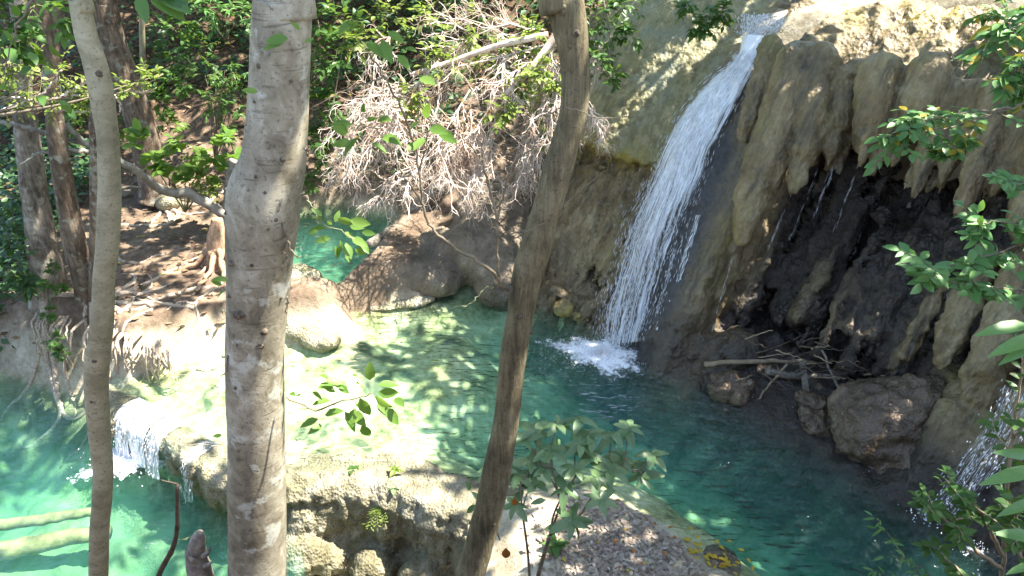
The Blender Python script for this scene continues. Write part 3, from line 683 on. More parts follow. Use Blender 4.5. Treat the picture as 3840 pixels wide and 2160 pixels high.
def on_trunk(P, R, y, u, v):
    """point on the camera side of a trunk near picture position u, v, with its outward normal"""
    d = ray(u, v); p = CAM + d * (y / d[1]); k = np.argmin(np.abs(P[:, 2] - p[2])); k2 = min(k + 1, len(P) - 1)
    kk = np.interp(p[2], P[::-1, 2], np.arange(len(P))[::-1]); i0 = int(np.floor(kk)); fr = kk - i0; i1 = min(i0 + 1, len(P) - 1)
    c_ = P[i0] * (1 - fr) + P[i1] * fr; r_ = R[i0] * (1 - fr) + R[i1] * fr
    dx = np.clip(p[0] - c_[0], -r_ * .97, r_ * .97); nn__ = np.array([dx, -math.sqrt(max(r_ * r_ - dx * dx, 1e-6)), 0]) / r_
    return c_ + nn__ * r_, nn__

# --- the thick pale trunk
Yp = 3.2
PP, PR = trunk_pts([(283, -20, 58), (283, 0, 58), (281, 40, 58), (279, 80, 58), (277, 120, 60), (274, 159, 63), (268, 182, 69), (264, 199, 72), (262, 225, 70), (260, 250, 66), (259, 278, 63), (257, 318, 58), (255, 358, 56), (256, 420, 55), (257, 477, 56), (257.5, 530, 56), (257.5, 576, 56), (257.5, 600, 57)], Yp)
pale = tree('pale_barked_tree', 'thick pale grey tree trunk with knots standing in the foreground', PP, PR, M_BARK_PALE, None, 260, 40, .035, (-.2, 4.2))
PS = catmull(PP, 260); PSR = np.interp(np.linspace(0, len(PP) - 1, 260), np.arange(len(PP)), PR)
rg = random.Random(3)
def knot(root, Ps, Rs, y, u, v, r, L, twig=None):
    p, n_ = on_trunk(Ps, Rs, y, u, v)
    pth = [p - n_ * r, p + n_ * L * .35 + rv(rg, r * .15), p + n_ * L * .8 + np.array([0, 0, -.2 * L]), p + n_ * L + rv(rg, r * .2)]
    v_, f_ = tube(catmull(pth, 7), np.array([1.9, 1.7, 1.3, 1.0, .8, .6, .3]) * r, 9, .6); part('knot', v_, f_, M_KNOT, TRUNK[root.name])
for u, v, r, L in [(277, 215, .008, .007), (265, 165, .006, .008), (240, 251, .010, .014), (249, 300, .016, .022), (272, 318, .014, .02), (268, 331, .011, .016), (284, 208, .007, .01), (262, 95, .005, .007), (244, 372, .006, .01), (266, 60, .006, .008), (297, 75, .006, .01), (290, 150, .007, .012), (237, 285, .006, .01), (275, 180, .004, .006), (252, 120, .005, .006), (285, 290, .006, .01), (233, 205, .007, .012), (262, 250, .005, .007), (246, 330, .004, .006)]:
    knot(pale, PS, PSR, Yp, u, v, r, L)
def spur(root, uvs, y, r0, mat=M_TWIG, name='dead_spur', off=-.12, jit=.006):
    P = pts(y + off, *uvs); P = catmull(P, 14) + np.array([rv(rg, jit) for _ in range(14)])
    v_, f_ = tube(P, np.linspace(r0, r0 * .35, 14), 6, .5); return part(name, v_, f_, mat, TRUNK[root.name])
spur(pale, [(284, 224), (288, 236), (290, 248), (297, 256)], Yp, .009); spur(pale, [(286, 238), (283, 252), (287, 256)], Yp, .006)
spur(pale, [(300, 193), (308, 199), (318, 208)], Yp, .008); spur(pale, [(228, 356), (226, 368), (222, 376)], Yp, .006); spur(pale, [(303, 148), (309, 150), (310, 154)], Yp, .007)
spur(pale, [(288, 296), (286, 308), (288, 316)], Yp, .006)

# --- thin smooth trunk on the left
Yt = 3.5
TP, TR = trunk_pts([(76, -22, 20), (79.5, 0, 20), (86, 35, 21), (94, 60, 22), (100, 85, 23), (104, 110, 22), (108, 140, 20.5), (109.5, 180, 21), (109, 215, 22), (107, 250, 21), (104, 278, 20), (103, 310, 21), (100, 340, 22), (96.5, 370, 23), (97, 400, 22), (100, 437, 20), (103, 470, 19), (102, 500, 18), (99.5, 530, 18), (98.5, 576, 18), (98.5, 600, 18)], Yt)
thin = tree('slender_tree', 'slender smooth grey green trunk bending in the foreground by the lower pool', TP, TR, M_BARK_GREY, None, 220, 24, .03, (-3.4, 4.5))
TS = catmull(TP, 220); TSR = np.interp(np.linspace(0, len(TP) - 1, 220), np.arange(len(TP)), TR)
for u, v, r, L in [(104, 72, .010, .006), (100, 355, .009, .006), (97, 395, .006, .006), (93, 545, .005, .008)]: knot(thin, TS, TSR, Yt, u, v, r, L)
# --- curved brown trunk right of centre
Yr = 3.8
RP, RR = trunk_pts([(558, -25, 46), (564, 0, 44), (570, 28, 40), (574, 55, 34), (576, 85, 32), (573, 115, 31), (566, 140, 32), (559, 165, 33), (552, 190, 33), (545, 215, 33), (538, 240, 34), (531, 262, 35), (525, 285, 33), (521, 312, 31), (515, 345, 30), (511, 375, 29), (508, 405, 28), (504, 435, 29), (498, 465, 31), (493, 490, 33), (487, 516, 32), (478, 548, 32), (468, 580, 33), (462, 600, 33)], Yr, top_w=.9)
RR = RR * .9
curved = tree('curved_brown_tree', 'curved brown tree trunk with furrowed bark right of the picture centre', RP, RR, M_BARK_BROWN, None, 260, 32, .07, (2.6, 5.0))
RS = catmull(RP, 260); RSR = np.interp(np.linspace(0, len(RP) - 1, 260), np.arange(len(RP)), RR)
for u, v, r, L in [(502, 287, .018, .02), (519, 310, .014, .006), (535, 330, .008, .012), (575, 30, .01, .006), (494, 515, .010, .01)]: knot(curved, RS, RSR, Yr, u, v, r, L)
# thin live branches that leave the curved trunk
def branch(root, path, r0, r1, mat, n=30, jit=.004, sides=6, name='branch'):
    P = catmull(path, n); P[1:] += np.array([rv(rg, jit) for _ in range(n - 1)])
    v_, f_ = tube(P, np.linspace(r0, r1, n), sides, .15); part(name, v_, f_, mat, root); return P
b1 = branch(curved, ptsy((502, 288, 3.7), (495, 275, 3.6), (473, 258, 3.55), (448, 243, 3.5), (430, 225, 3.5), (423, 205, 3.5), (419, 172, 3.5), (414, 140, 3.5), (400, 105, 3.45), (385, 78, 3.4), (370, 55, 3.4)), .011, .004, M_TWIG, 50)
b2 = branch(curved, ptsy((500, 287, 3.7), (497, 262, 3.65), (497, 222, 3.6), (490, 190, 3.6), (483, 160, 3.6), (484, 135, 3.6), (478, 120, 3.6)), .010, .003, M_TWIG, 40)
branch(curved, ptsy((497, 222, 3.6), (503, 195, 3.6), (513, 165, 3.55), (530, 150, 3.5), (545, 120, 3.5), (548, 108, 3.5)), .006, .002, M_TWIG)
branch(curved, ptsy((494, 287, 3.7), (484, 289, 3.65), (475, 300, 3.6), (466, 306, 3.6), (453, 307, 3.6)), .005, .002, M_TWIG_GREEN)
b3 = branch(curved, ptsy((423, 205, 3.5), (412, 185, 3.4), (398, 165, 3.4), (388, 145, 3.35), (372, 128, 3.3), (352, 125, 3.3)), .006, .002, M_TWIG)
b4 = branch(curved, ptsy((419, 172, 3.5), (424, 150, 3.45), (430, 128, 3.4), (445, 115, 3.4)), .005, .002, M_TWIG)
branch(curved, ptsy((483, 160, 3.6), (465, 140, 3.5), (445, 128, 3.5), (420, 112, 3.5)), .004, .0015, M_TWIG)
branch(curved, ptsy((498, 235, 3.6), (515, 232, 3.5), (540, 225, 3.45), (575, 195, 3.4), (605, 170, 3.4)), .004, .0015, M_TWIG)
branch(curved, ptsy((548, 112, 3.5), (570, 108, 3.45), (600, 118, 3.4), (640, 115, 3.4), (655, 108, 3.4)), .0035, .0015, M_TWIG)
branch(curved, ptsy((385, 78, 3.4), (350, 88, 3.35), (330, 98, 3.3), (308, 110, 3.3)), .004, .002, M_TWIG)
lv = Leaves(5); r5 = random.Random(5); FACE = nrm([.1, -.5, .9])
for u, v, du, dv, sz in [(352, 22, -8, 6, .12), (345, 30, 10, -8, .10), (372, 30, 12, -3, .10), (388, 32, 14, 8, .11), (382, 40, 8, 20, .13), (366, 42, 16, 12, .13), (395, 22, 10, -6, .08), (398, 55, 12, 14, .10), (360, 18, 0, -12, .08), (405, 48, 14, 2, .08)]:
    p0 = py(u, v, 3.35); lv.add(p0, py(u + du, v + dv, 3.3) - p0, FACE + rv(r5, .3), sz * .85)
for u, v, du, dv, sz in [(352, 125, -16, -2, .12), (358, 138, -14, 14, .13), (352, 142, -16, 2, .11), (370, 122, 8, -10, .12), (378, 120, 14, -2, .11), (365, 112, -6, -14, .09), (382, 136, 18, 6, .14), (348, 132, -18, -6, .12), (410, 130, 8, -12, .11), (425, 138, -12, 10, .12), (430, 128, 18, 4, .13), (440, 132, 16, 10, .12), (418, 145, -14, 4, .10), (372, 143, 14, 8, .1), (425, 118, 4, -16, .1), (420, 78, 14, 4, .12)]:
    p0 = py(u, v, 3.35); lv.add(p0, py(u + du, v + dv, 3.3 + r5.uniform(-.05, .05)) - p0, FACE + rv(r5, .35), sz * .85)
lv.objects('oval', M_LEAF_BRIGHT, curved)

# --- leafy twigs sprouting from the pale trunk
lv = Leaves(6)
tw = branch(pale, ptsy((286, 397, 3.12), (297, 402, 3.1), (318, 410, 3.05), (340, 402, 3.0), (362, 398, 3.0), (372, 392, 3.0)), .006, .003, M_TWIG, 20)
for u, v, du, dv, sz in [(318, 388, 14, -4, .095), (330, 400, -18, 3, .10), (335, 392, -14, -8, .07), (338, 385, 8, 6, .07), (325, 415, 12, -4, .11), (318, 419, -16, 6, .10), (322, 424, -12, 8, .09), (345, 412, 6, 10, .12), (352, 412, 12, 12, .13), (362, 425, 10, 16, .11), (355, 408, -4, 14, .10), (360, 398, 6, 12, .13), (375, 396, 14, 12, .12), (378, 392, 22, 2, .12), (378, 385, 24, -2, .11), (370, 380, 0, -18, .11), (360, 378, -12, -10, .10), (348, 388, -20, -8, .10), (342, 384, -26, -8, .09), (362, 388, -8, -16, .10), (385, 408, 14, 16, .12), (378, 402, 10, 14, .10), (352, 400, 8, 6, .09), (330, 380, -16, -12, .09), (300, 396, -4, -2, .06), (312, 392, 14, 8, .07), (290, 393, 6, 2, .06), (395, 398, 12, 10, .09)]:
    p0 = py(u, v, 3.02 + rg.uniform(-.08, .08)); lv.add(p0, py(u + du, v + dv, 2.98 + rg.uniform(-.05, .05)) - p0, FACE + rv(rg, .35), sz * 1.0)
tw = branch(pale, ptsy((303, 195, 3.1), (312, 205, 3.05), (322, 222, 3.0), (340, 232, 2.95), (355, 240, 2.95)), .003, .0015, M_TWIG_GREEN, 16)
for u, v, du, dv, sz in [(322, 220, -14, -6, .09), (325, 228, -22, 2, .10), (318, 232, -20, 2, .09), (335, 222, 4, -10, .07), (338, 218, 20, 8, .10), (350, 220, 26, 6, .12), (350, 226, 20, 2, .09), (345, 232, 10, 6, .07), (340, 240, 0, 16, .10), (346, 243, 3, 14, .12), (352, 238, 24, 12, .11), (358, 240, 16, 18, .11), (330, 238, -20, 4, .09), (328, 225, 6, -10, .07), (355, 250, 18, 6, .10), (335, 246, 4, 12, .08), (322, 216, -10, -8, .07), (362, 232, 14, 2, .08)]:
    p0 = py(u, v, 2.97 + rg.uniform(-.08, .08)); lv.add(p0, py(u + du, v + dv, 2.95) - p0, FACE + rv(rg, .4), sz * .78)
for u, v, du, dv, sz in [(288, 38, -26, 3, .11), (282, 44, -22, 4, .10), (300, 30, -10, -10, .06), (305, 42, 8, -4, .06), (258, 92, -16, -3, .08), (222, 435, -14, 2, .06), (228, 280, -18, -2, .09), (222, 285, -14, -6, .07), (226, 290, -12, 8, .07)]:
    p0 = py(u, v, 2.98); lv.add(p0, py(u + du, v + dv, 2.95) - p0, FACE + rv(rg, .4), sz * .78)
lv.objects('oval', M_LEAF_BRIGHT, pale)
# --- leaves of the slender tree that hang into the top of the picture
lv = Leaves(7)
for u, v, du, dv, sz in [(150, -4, 34, 20, .17), (160, -4, 26, 12, .15), (140, -6, 4, 22, .12), (168, -8, 22, 20, .12), (148, -10, 30, 6, .12)]:
    p0 = py(u, v, 3.2); lv.add(p0, py(u + du, v + dv, 3.15) - p0, FACE + rv(rg, .3), sz)
for u, v, du, dv, sz in [(58, 100, 16, 10, .10), (62, 105, 20, 14, .12), (70, 110, 10, 18, .10), (20, 45, -8, 18, .14), (10, 48, 6, 22, .16), (30, 52, 14, 22, .12), (2, 30, 12, 12, .13), (44, 70, 18, 4, .11), (40, 95, 8, 22, .12), (30, 66, -12, 10, .11), (12, 5, 8, 12, .10), (0, 85, 14, 8, .1), (50, 45, 12, 16, .1)]:
    p0 = py(u, v, 3.7 + rg.uniform(-.2, .2)); lv.add(p0, py(u + du, v + dv, 3.7) - p0, FACE + rv(rg, .5), sz * .8)
lv.objects('oval', M_LEAF_MID, thin)
branch(thin, ptsy((90, -20, 3.5), (70, -25, 3.6), (40, -10, 3.7), (20, 20, 3.7), (12, 45, 3.7), (5, 80, 3.7)), .01, .002, M_TWIG, 24)

# --- trees on the left bank (rough bark), farther off
def far_tree(name, label, rows, zg, mat, n=90, sides=16, bump=.12, crown=None, up=12.5, lean=(0, 0)):
    g = pz(rows[-1][0], rows[-1][1], zg); P, R = trunk_pts(rows, g[1], up, lean, zg)
    return tree(name, label, P, R, mat, None, n, sides, bump, crown), P, R
lt1, LP1, _ = far_tree('bank_tree', 'rough grey trunk with buttress base at the left end of the bank', [(18, -10, 19), (20, 60, 20), (24, 110, 21), (30, 160, 23), (37, 210, 26), (44, 255, 28), (49, 285, 33), (53, 305, 46)], .45, M_BARK_ROUGH, crown=(-8.5, 9))
lt2, LP2, _ = far_tree('bank_tree', 'dark rough trunk leaning right beside the grey bank tree', [(48, 30, 15), (51, 80, 16), (55, 120, 17), (62, 175, 19), (70, 220, 21), (78, 255, 22), (86, 285, 23), (92, 308, 28)], .6, M_BARK_DARK, crown=(-6.5, 13))
lt3, LP3, _ = far_tree('bank_tree', 'thin straight brown trunk just behind the slender foreground trunk', [(92, 60, 9), (94, 120, 9.5), (95, 180, 10), (95, 240, 10.5), (94, 290, 11), (94, 312, 12)], .6, M_BARK_DARK, 60, 10, crown=(-7, 10))
lt4, LP4, _ = far_tree('bank_tree', 'thick brown trunk leaning left on the path edge further back', [(96, -15, 27), (103, 5, 27), (112, 40, 27), (124, 75, 27), (135, 105, 27), (144, 135, 28), (151, 165, 29), (157, 190, 36), (158, 198, 46)], 1.0, M_BARK_DARK, 90, 18, .12, (-10.5, 17), lean=(-.28, 0))
lt5, _, _ = far_tree('bank_tree', 'thin pale straight trunk behind the leaning thick trunk', [(140, -10, 5), (142, 30, 5.5), (143, 70, 5.5), (144, 110, 6), (144, 140, 6)], 1.2, M_BARK_GREY, 40, 8, .06)
lt6, _, _ = far_tree('bank_tree', 'thin pale trunk at the top edge beyond the leftmost foliage', [(56, -10, 8), (54, 20, 8), (53, 60, 8.5), (54, 110, 9), (56, 150, 9)], 1.2, M_BARK_GREY, 40, 8, .08)
lt7, _, _ = far_tree('bank_tree', 'thin vine covered stem against the grey bank tree', [(22, 120, 6), (26, 180, 6.5), (32, 230, 7), (38, 270, 8), (42, 300, 9)], .5, M_BARK_ROUGH, 40, 8, .1, up=6.5)
# unseen trees added outside the picture so their crowns shade the scene
for nm, lab, x, y, r_, cr in [('added_shade_tree', 'unseen added tree behind the cliff crest, its crown shading the rock', 12.5, 12.0, .22, (11, 10)), ('added_shade_tree', 'unseen added shade tree at the far right bank near the second cascade', 11.5, 4.0, .2, (9.5, 5)), ('added_shade_tree', 'unseen added shade tree high on the far slope, behind the dry branches', 4.5, 24, .25, (5, 20)), ('added_shade_tree', 'unseen added shade tree beyond the crest with crown over the flank', 14.5, 20, .25, (11, 17)), ('added_shade_tree', 'unseen added shade tree at the top of the left slope', -6.0, 27, .25, (-3, 22))]:
    g = hz(x, y); P = np.array([[x - .3, y, 14], [x, y, 11], [x + .1, y, 8], [x, y, (g + 8) / 2], [x, y, g - .1]]); tree(nm, lab, P, np.array([.6, .7, .85, 1, 1.4]) * r_, M_BARK_ROUGH, None, 60, 12, .1, cr)
rc = np.random.default_rng(12)  # unseen canopy: leaf clumps placed and thinned to shape sun and skylight
gx, gy = np.meshgrid(np.arange(-15, 22, .62), np.arange(-3, 40, .62)); cps = []
for zl in (10.4, 12.0, 13.6):
    n_c = gx.size; q = np.stack([gx.ravel() + rc.uniform(-.35, .35, n_c), gy.ravel() + rc.uniform(-.35, .35, n_c), zl + rc.uniform(-.6, .6, n_c)], 1); cps.append(q)
for zl in (11.2, 12.8):
    k_ = (gx.ravel() > 6.5) & (gx.ravel() < 16) & (gy.ravel() > 5) & (gy.ravel() < 17); n_c = k_.sum(); cps.append(np.stack([gx.ravel()[k_] + rc.uniform(-.35, .35, n_c), gy.ravel()[k_] + rc.uniform(-.35, .35, n_c), zl + rc.uniform(-.6, .6, n_c)], 1))  # extra unseen leaf layers added to block sun over the main pool
cp = np.concatenate(cps); cp[:, 2] += np.maximum(0, cp[:, 1] - 26) * .45 + rc.uniform(-3.5, 0, len(cp)) * (cp[:, 1] > 30)
cp = cp[~((cp[:, 1] < 2.2) | ((cp[:, 1] < 6.2) & (cp[:, 0] < 2.8) & ~((cp[:, 0] > .3) & (cp[:, 1] < 4.0))))]
thin_ = (cp[:, 0] > 1.5) & (cp[:, 1] > 17) & (fbm(cp * np.array([.5, .5, .2]) + 5, 2) < .35)
thin_ |= (cp[:, 0] > 1) & (cp[:, 0] < 6.0) & (cp[:, 1] > 7) & (cp[:, 1] < 11.3) & (fbm(cp * np.array([.6, .6, .15]) + 8, 2) < .05)
cp = cp[~thin_]
cp = cp[~sunlit(cp, .12)]  # crowns opened along the sun's path to the chosen bright spots
cp = cp[rc.random(len(cp)) > .04]
cc = np.array([c_[1] for c_ in CROWN_CLUMPS]); own = np.argmin(((cp[:, None, :2] - cc[None]) ** 2).sum(-1), 1)
for k, (root, c_, top_p, top_r, bm) in enumerate(CROWN_CLUMPS):
    mine = cp[own == k]
    if not len(mine): continue
    lv = Leaves(k); n_l = 9
    pos = np.repeat(mine, n_l, 0) + rc.normal(0, .42, (len(mine) * n_l, 3)) * np.array([1, 1, .6])
    pos = pos[~sunlit(pos, .05)]
    dd = rc.normal(0, 1, pos.shape) * np.array([1, 1, .5]); uu = rc.normal(0, .45, pos.shape) + np.array([0, 0, 1]); sz = rc.uniform(.26, .5, len(pos))
    for a__, b__, c__, d__ in zip(pos, dd, uu, sz): lv.add(a__, b__, c__, d__)
    v_, f_ = lv.mass('card'); part('crown', v_, f_, M_CANOPY, root, 'stuff')
    for q in range(5):   # limbs that carry the crown
        tgt = mine[rc.integers(len(mine))]; mid = (top_p + tgt) / 2 + np.array([0, 0, .6])
        v_, f_ = tube(catmull([top_p - [0, 0, .6], mid, tgt], 10), np.linspace(top_r * .6, .02, 10), 7, .1); part('limb', v_, f_, bm, root)
# ------------------------------------------------------------------ waterfall
def foam_mat(name, su, sv, lo_, hi_, col=(.88, .90, .94), fade=True):
    t = NT(name); uv = t.n('ShaderNodeUVMap'); m = t.n('ShaderNodeMapping'); m.inputs['Scale'].default_value = (su, sv, 1); t.l(uv.outputs[0], m.inputs[0])
    n = t.noise(m.outputs[0], 1.0, 5, .68, .3)
    sep = t.n('ShaderNodeSeparateXYZ'); t.l(uv.outputs[0], sep.inputs[0])
    dn = t.attr('dens'); al = t.math('ADD', n, t.math('SUBTRACT', dn, .5))
    a = t.ramp(al, [(lo_, 0.0), (hi_, 1.0)])
    return t.done(t.pbr(col, .35, t.bump(n, .5, .03), .5, a))
def loft(Lp, Rp, n, m, bulge=.1, wob=.02, seed=0, out=None):
    Lc = catmull(Lp, n); Rc = catmull(Rp, n); o_ = np.array([-NN[0], -NN[1], .3]) if out is None else out
    s_ = np.linspace(0, 1, m)
    G = Lc[:, None] * (1 - s_)[None, :, None] + Rc[:, None] * s_[None, :, None]
    G = G + (np.sin(np.pi * s_) * bulge)[None, :, None] * o_[None, None]
    G = G + (wob * fbm(G.reshape(-1, 3) * np.array([6, 6, 1.5]) + seed, 3)).reshape(n, m)[..., None] * o_
    i = np.arange(n - 1)[:, None] * m; j = np.arange(m - 1)[None]
    f = np.stack([i + j, i + j + 1, i + m + j + 1, i + m + j], -1).reshape(-1, 4)
    uv = np.stack(np.meshgrid(np.linspace(0, 1, n), s_, indexing='ij'), -1)[..., ::-1].reshape(-1, 2)
    return G, f, uv
def set_uv(o, uv):
    me = o.data; l = me.uv_layers.new(name='UVMap'); vi = np.zeros(len(me.loops), np.int32); me.loops.foreach_get('vertex_index', vi)
    l.data.foreach_set('uv', np.asarray(uv, np.float32)[vi].ravel())
M_FALL = foam_mat('falling_water', 30, 6.0, .40, .62); M_FALL2 = foam_mat('trickle_water', 5, 9, .40, .60); M_FOAM = foam_mat('pool_foam', 9, 9, .42, .70)
t = NT('water_drop'); M_DROP = t.done(t.pbr((.88, .90, .94), .3, None, .5, .7))
OCT = np.array([[-.5, 0, 0], [.5, 0, 0], [0, .5, 0], [0, -.5, 0], [0, 0, .5], [0, 0, -.5]]); OCF = np.array([[0, 2, 4], [2, 1, 4], [1, 3, 4], [3, 0, 4], [2, 0, 5], [1, 2, 5], [3, 1, 5], [0, 3, 5]])
def slivers(C, D, Ln, W):
    D = D / (np.linalg.norm(D, axis=1)[:, None] + 1e-9); a = np.cross(D, np.array([.3, .9, .2])); a /= np.linalg.norm(a, axis=1)[:, None]; b = np.cross(D, a)
    V = C[:, None] + OCT[None, :, 0:1] * (D * Ln[:, None])[:, None] + OCT[None, :, 1:2] * (a * W[:, None])[:, None] + OCT[None, :, 2:3] * (b * W[:, None])[:, None]
    return V.reshape(-1, 3), (OCF[None] + (np.arange(len(C)) * 6)[:, None, None]).reshape(-1, 3)
rw = np.random.default_rng(7)
def spray(G, n, t0, t1, ln, wd, off, power=1.0, edge=.08):
    N_, M_ = G.shape[:2]; t_ = t0 + (t1 - t0) * rw.random(n) ** power; s_ = np.clip(rw.normal(.5, .27, n), -edge, 1 + edge)
    i = np.clip((t_ * (N_ - 1)).astype(int), 0, N_ - 2); sj = np.clip(s_, 0, .999) * (M_ - 1); j = sj.astype(int)
    Wd = G[i, -1] - G[i, 0]; C = G[i, j] + (s_ * (M_ - 1) - j)[:, None] * Wd / (M_ - 1); D = G[i + 1, j] - G[i, j]
    C = C + rw.normal(0, off, (n, 3)) + np.array([-NN[0], -NN[1], .2]) * np.abs(rw.normal(0, off * 1.5, n))[:, None]
    C = C + D * rw.random(n)[:, None]
    return slivers(C, D + rw.normal(0, .004, D.shape), ln * rw.uniform(.4, 1.3, n), wd * rw.uniform(.5, 1.4, n))
def onsl(b0, *uv): return [sl_p(u, v, b0) for u, v in uv]
fall = empty('waterfall', pz(600, 345, 0), 'tall white waterfall slanting down the rock into the turquoise pool', 'waterfall')
Lp = onsl(-.10, (742, 36), (738, 52), (728, 66), (706, 84), (686, 110), (668, 140), (650, 180), (634, 215), (620, 250), (606, 300), (597, 345))
Rp = onsl(-.10, (768, 36), (760, 54), (752, 72), (738, 98), (724, 125), (710, 152), (700, 182), (688, 215), (678, 248), (664, 295), (652, 340))
G, f_, uv = loft(Lp, Rp, 140, 26, .12, .06)
o = part('water_sheet', G.reshape(-1, 3), f_, M_FALL, fall); set_uv(o, uv)
tt = np.repeat(np.linspace(0, 1, 140), 26); sv_ = np.tile(np.linspace(0, 1, 26), 140)
addattr(o.data, 'dens', .64 - .22 * ss(.35, .9, tt) - .22 * np.abs(sv_ * 2 - 1) ** 3 + .06 + .05 * ss(.1, 0, tt))
v_, f2 = spray(G, 3400, .10, 1.0, .13, .010, .03, .8); part('spray', v_, f2, M_DROP, fall, 'stuff', False)
v_, f2 = spray(G, 900, .45, 1.0, .12, .008, .07, .7, .1); part('spray', v_, f2, M_DROP, fall, 'stuff', False)
# lip cascade above
Lp = onsl(.15, (742, 14), (741, 22), (741, 30), (743, 38)); Rp = onsl(.15, (786, 18), (782, 26), (774, 32), (768, 38))
G2, f_, uv = loft(Lp, Rp, 30, 20, .06, .05, 3); o = part('lip_cascade', G2.reshape(-1, 3), f_, M_FALL, fall); set_uv(o, uv)
addattr(o.data, 'dens', np.full(600, .46)); v_, f2 = spray(G2, 420, 0, 1, .08, .02, .03); part('spray', v_, f2, M_DROP, fall, 'stuff', False)
# separate strand on the right edge of the fall
for L_, R_, d_ in [([(694, 215), (684, 250), (672, 285), (660, 318), (656, 335)], [(700, 215), (690, 250), (678, 285), (664, 318), (659, 335)], .47), ([(672, 250), (662, 290), (654, 325)], [(676, 250), (665, 290), (657, 325)], .44)]:
    g_, f_, uv = loft(onsl(-.14, *L_), onsl(-.14, *R_), 60, 6, .02, .12, 5); o = part('strand', g_.reshape(-1, 3), f_, M_FALL2, fall); set_uv(o, uv); addattr(o.data, 'dens', np.full(360, d_))
# foam where the fall lands
def foam_patch(root, c, rx, ry, rot, n, z, dens=.75, name='foam', blobs=900, bs=.022):
    th = np.linspace(0, 2 * np.pi, 48, endpoint=False); rr = np.linspace(0, 1, 16)
    v = []; d = []
    for r_ in rr:
        x = np.cos(th) * rx * r_; y = np.sin(th) * ry * r_
        v.append(np.stack([c[0] + x * math.cos(rot) - y * math.sin(rot), c[1] + x * math.sin(rot) + y * math.cos(rot), np.full(48, z + .006)], 1)); d.append(dens - .95 * r_ ** .9 * (1 + .12 * np.sin(th * 3 + 1) + .16 * np.sin(th * 7)))
    V_ = np.concatenate(v); k, m = np.meshgrid(np.arange(15), np.arange(48), indexing='ij'); k = k.ravel(); m = m.ravel(); m2 = (m + 1) % 48
    o = part(name, V_, np.stack([k * 48 + m, k * 48 + 48 + m, k * 48 + 48 + m2, k * 48 + m2], 1), M_FOAM, root)
    set_uv(o, (V_[:, :2] - np.asarray(c)[:2])); addattr(o.data, 'dens', np.concatenate(d))
    a = rw.uniform(0, 2 * np.pi, blobs); q = np.abs(rw.normal(0, .36, blobs)); C = np.stack([c[0] + np.cos(a) * q * rx, c[1] + np.sin(a) * q * ry, z + np.abs(rw.normal(0, .10, blobs)) * np.exp(-q * 3.5)], 1)
    v_, f2 = slivers(C, rw.normal(0, 1, (blobs, 3)), bs * rw.uniform(.5, 2.2, blobs), bs * rw.uniform(.4, 1.4, blobs)); part('splash', v_, f2, M_DROP, root, 'stuff', False)
foam_patch(fall, pz(600, 354, 0), 1.35, .85, -.5, 0, 0.0, 1.05, blobs=2200, bs=.015)
# thin trickle over the hanging drape right of the fall
tr_ = empty('trickle', sl_p(830, 50, -.5), 'thin water trickle running down the hanging rock drape right of the waterfall', 'waterfall')
g_, f_, uv = loft(onsl(-.62, (828, 46), (812, 62), (798, 80), (786, 100), (774, 126), (766, 146), (757, 170)), onsl(-.62, (834, 48), (818, 66), (804, 84), (792, 104), (780, 130), (772, 150), (764, 172)), 80, 8, .03, .04, 9); o = part('water_sheet', g_.reshape(-1, 3), f_, M_FALL2, tr_); set_uv(o, uv); addattr(o.data, 'dens', np.full(640, .36))
drips = [((737, 242), (712, 330), .0), ((792, 190), (768, 250), .1), ((842, 135), (828, 185), .2), ((832, 165), (815, 215), .3), ((818, 170), (790, 240), .5), ((860, 160), (835, 230), .4), ((880, 160), (850, 250), .6), ((905, 190), (880, 260), .5), ((755, 235), (735, 300), .2), ((842, 190), (805, 270), .5)]
for k, (p_, q_, b0) in enumerate(drips[:6]):
    a_p = sl_p(*p_, -.25 + b0); b_p = sl_p(*q_, -.25 + b0); n = 30; t_ = rw.random(n) ** .8
    C = a_p + (b_p - a_p) * t_[:, None] + rw.normal(0, .010, (n, 3)); v_, f2 = slivers(C, np.tile(b_p - a_p, (n, 1)), .17 * rw.uniform(.3, 1.4, n), .0035 * rw.uniform(.6, 1.4, n)); part('drip', v_, f2, M_DROP, tr_, 'stuff', False)
# second cascade at the right edge
casc = empty('cascade', pz(950, 505, 0), 'small white cascade sliding past the big boulder at the right edge', 'waterfall')
g_, f_, uv = loft(ptsy((1004, 385, 7.6), (988, 420, 7.4), (966, 452, 7.25), (944, 486, 7.2), (930, 505, 7.3)), ptsy((1040, 395, 7.2), (1020, 440, 7.0), (998, 470, 6.9), (975, 500, 6.85), (960, 520, 6.9)), 60, 16, .1, .08, 4); o = part('water_sheet', g_.reshape(-1, 3), f_, M_FALL, casc); set_uv(o, uv); addattr(o.data, 'dens', np.full(960, .40)); v_, f2 = spray(g_, 420, 0, 1, .07, .014, .06); part('spray', v_, f2, M_DROP, casc, 'stuff', False)
foam_patch(casc, pz(938, 515, 0), .6, .4, -.7, 0, 0.0, .95, blobs=260)
foam_patch(casc, pz(975, 550, 0), .5, .28, -.7, 0, 0.0, .66, blobs=60, bs=.012)
for u, v, rx in [(752, 400, .35), (790, 412, .3), (845, 440, .3), (872, 470, .3)]: foam_patch(casc, pz(u, v, 0), rx, rx * .6, -.7, 0, 0.0, .72, blobs=40, bs=.012)
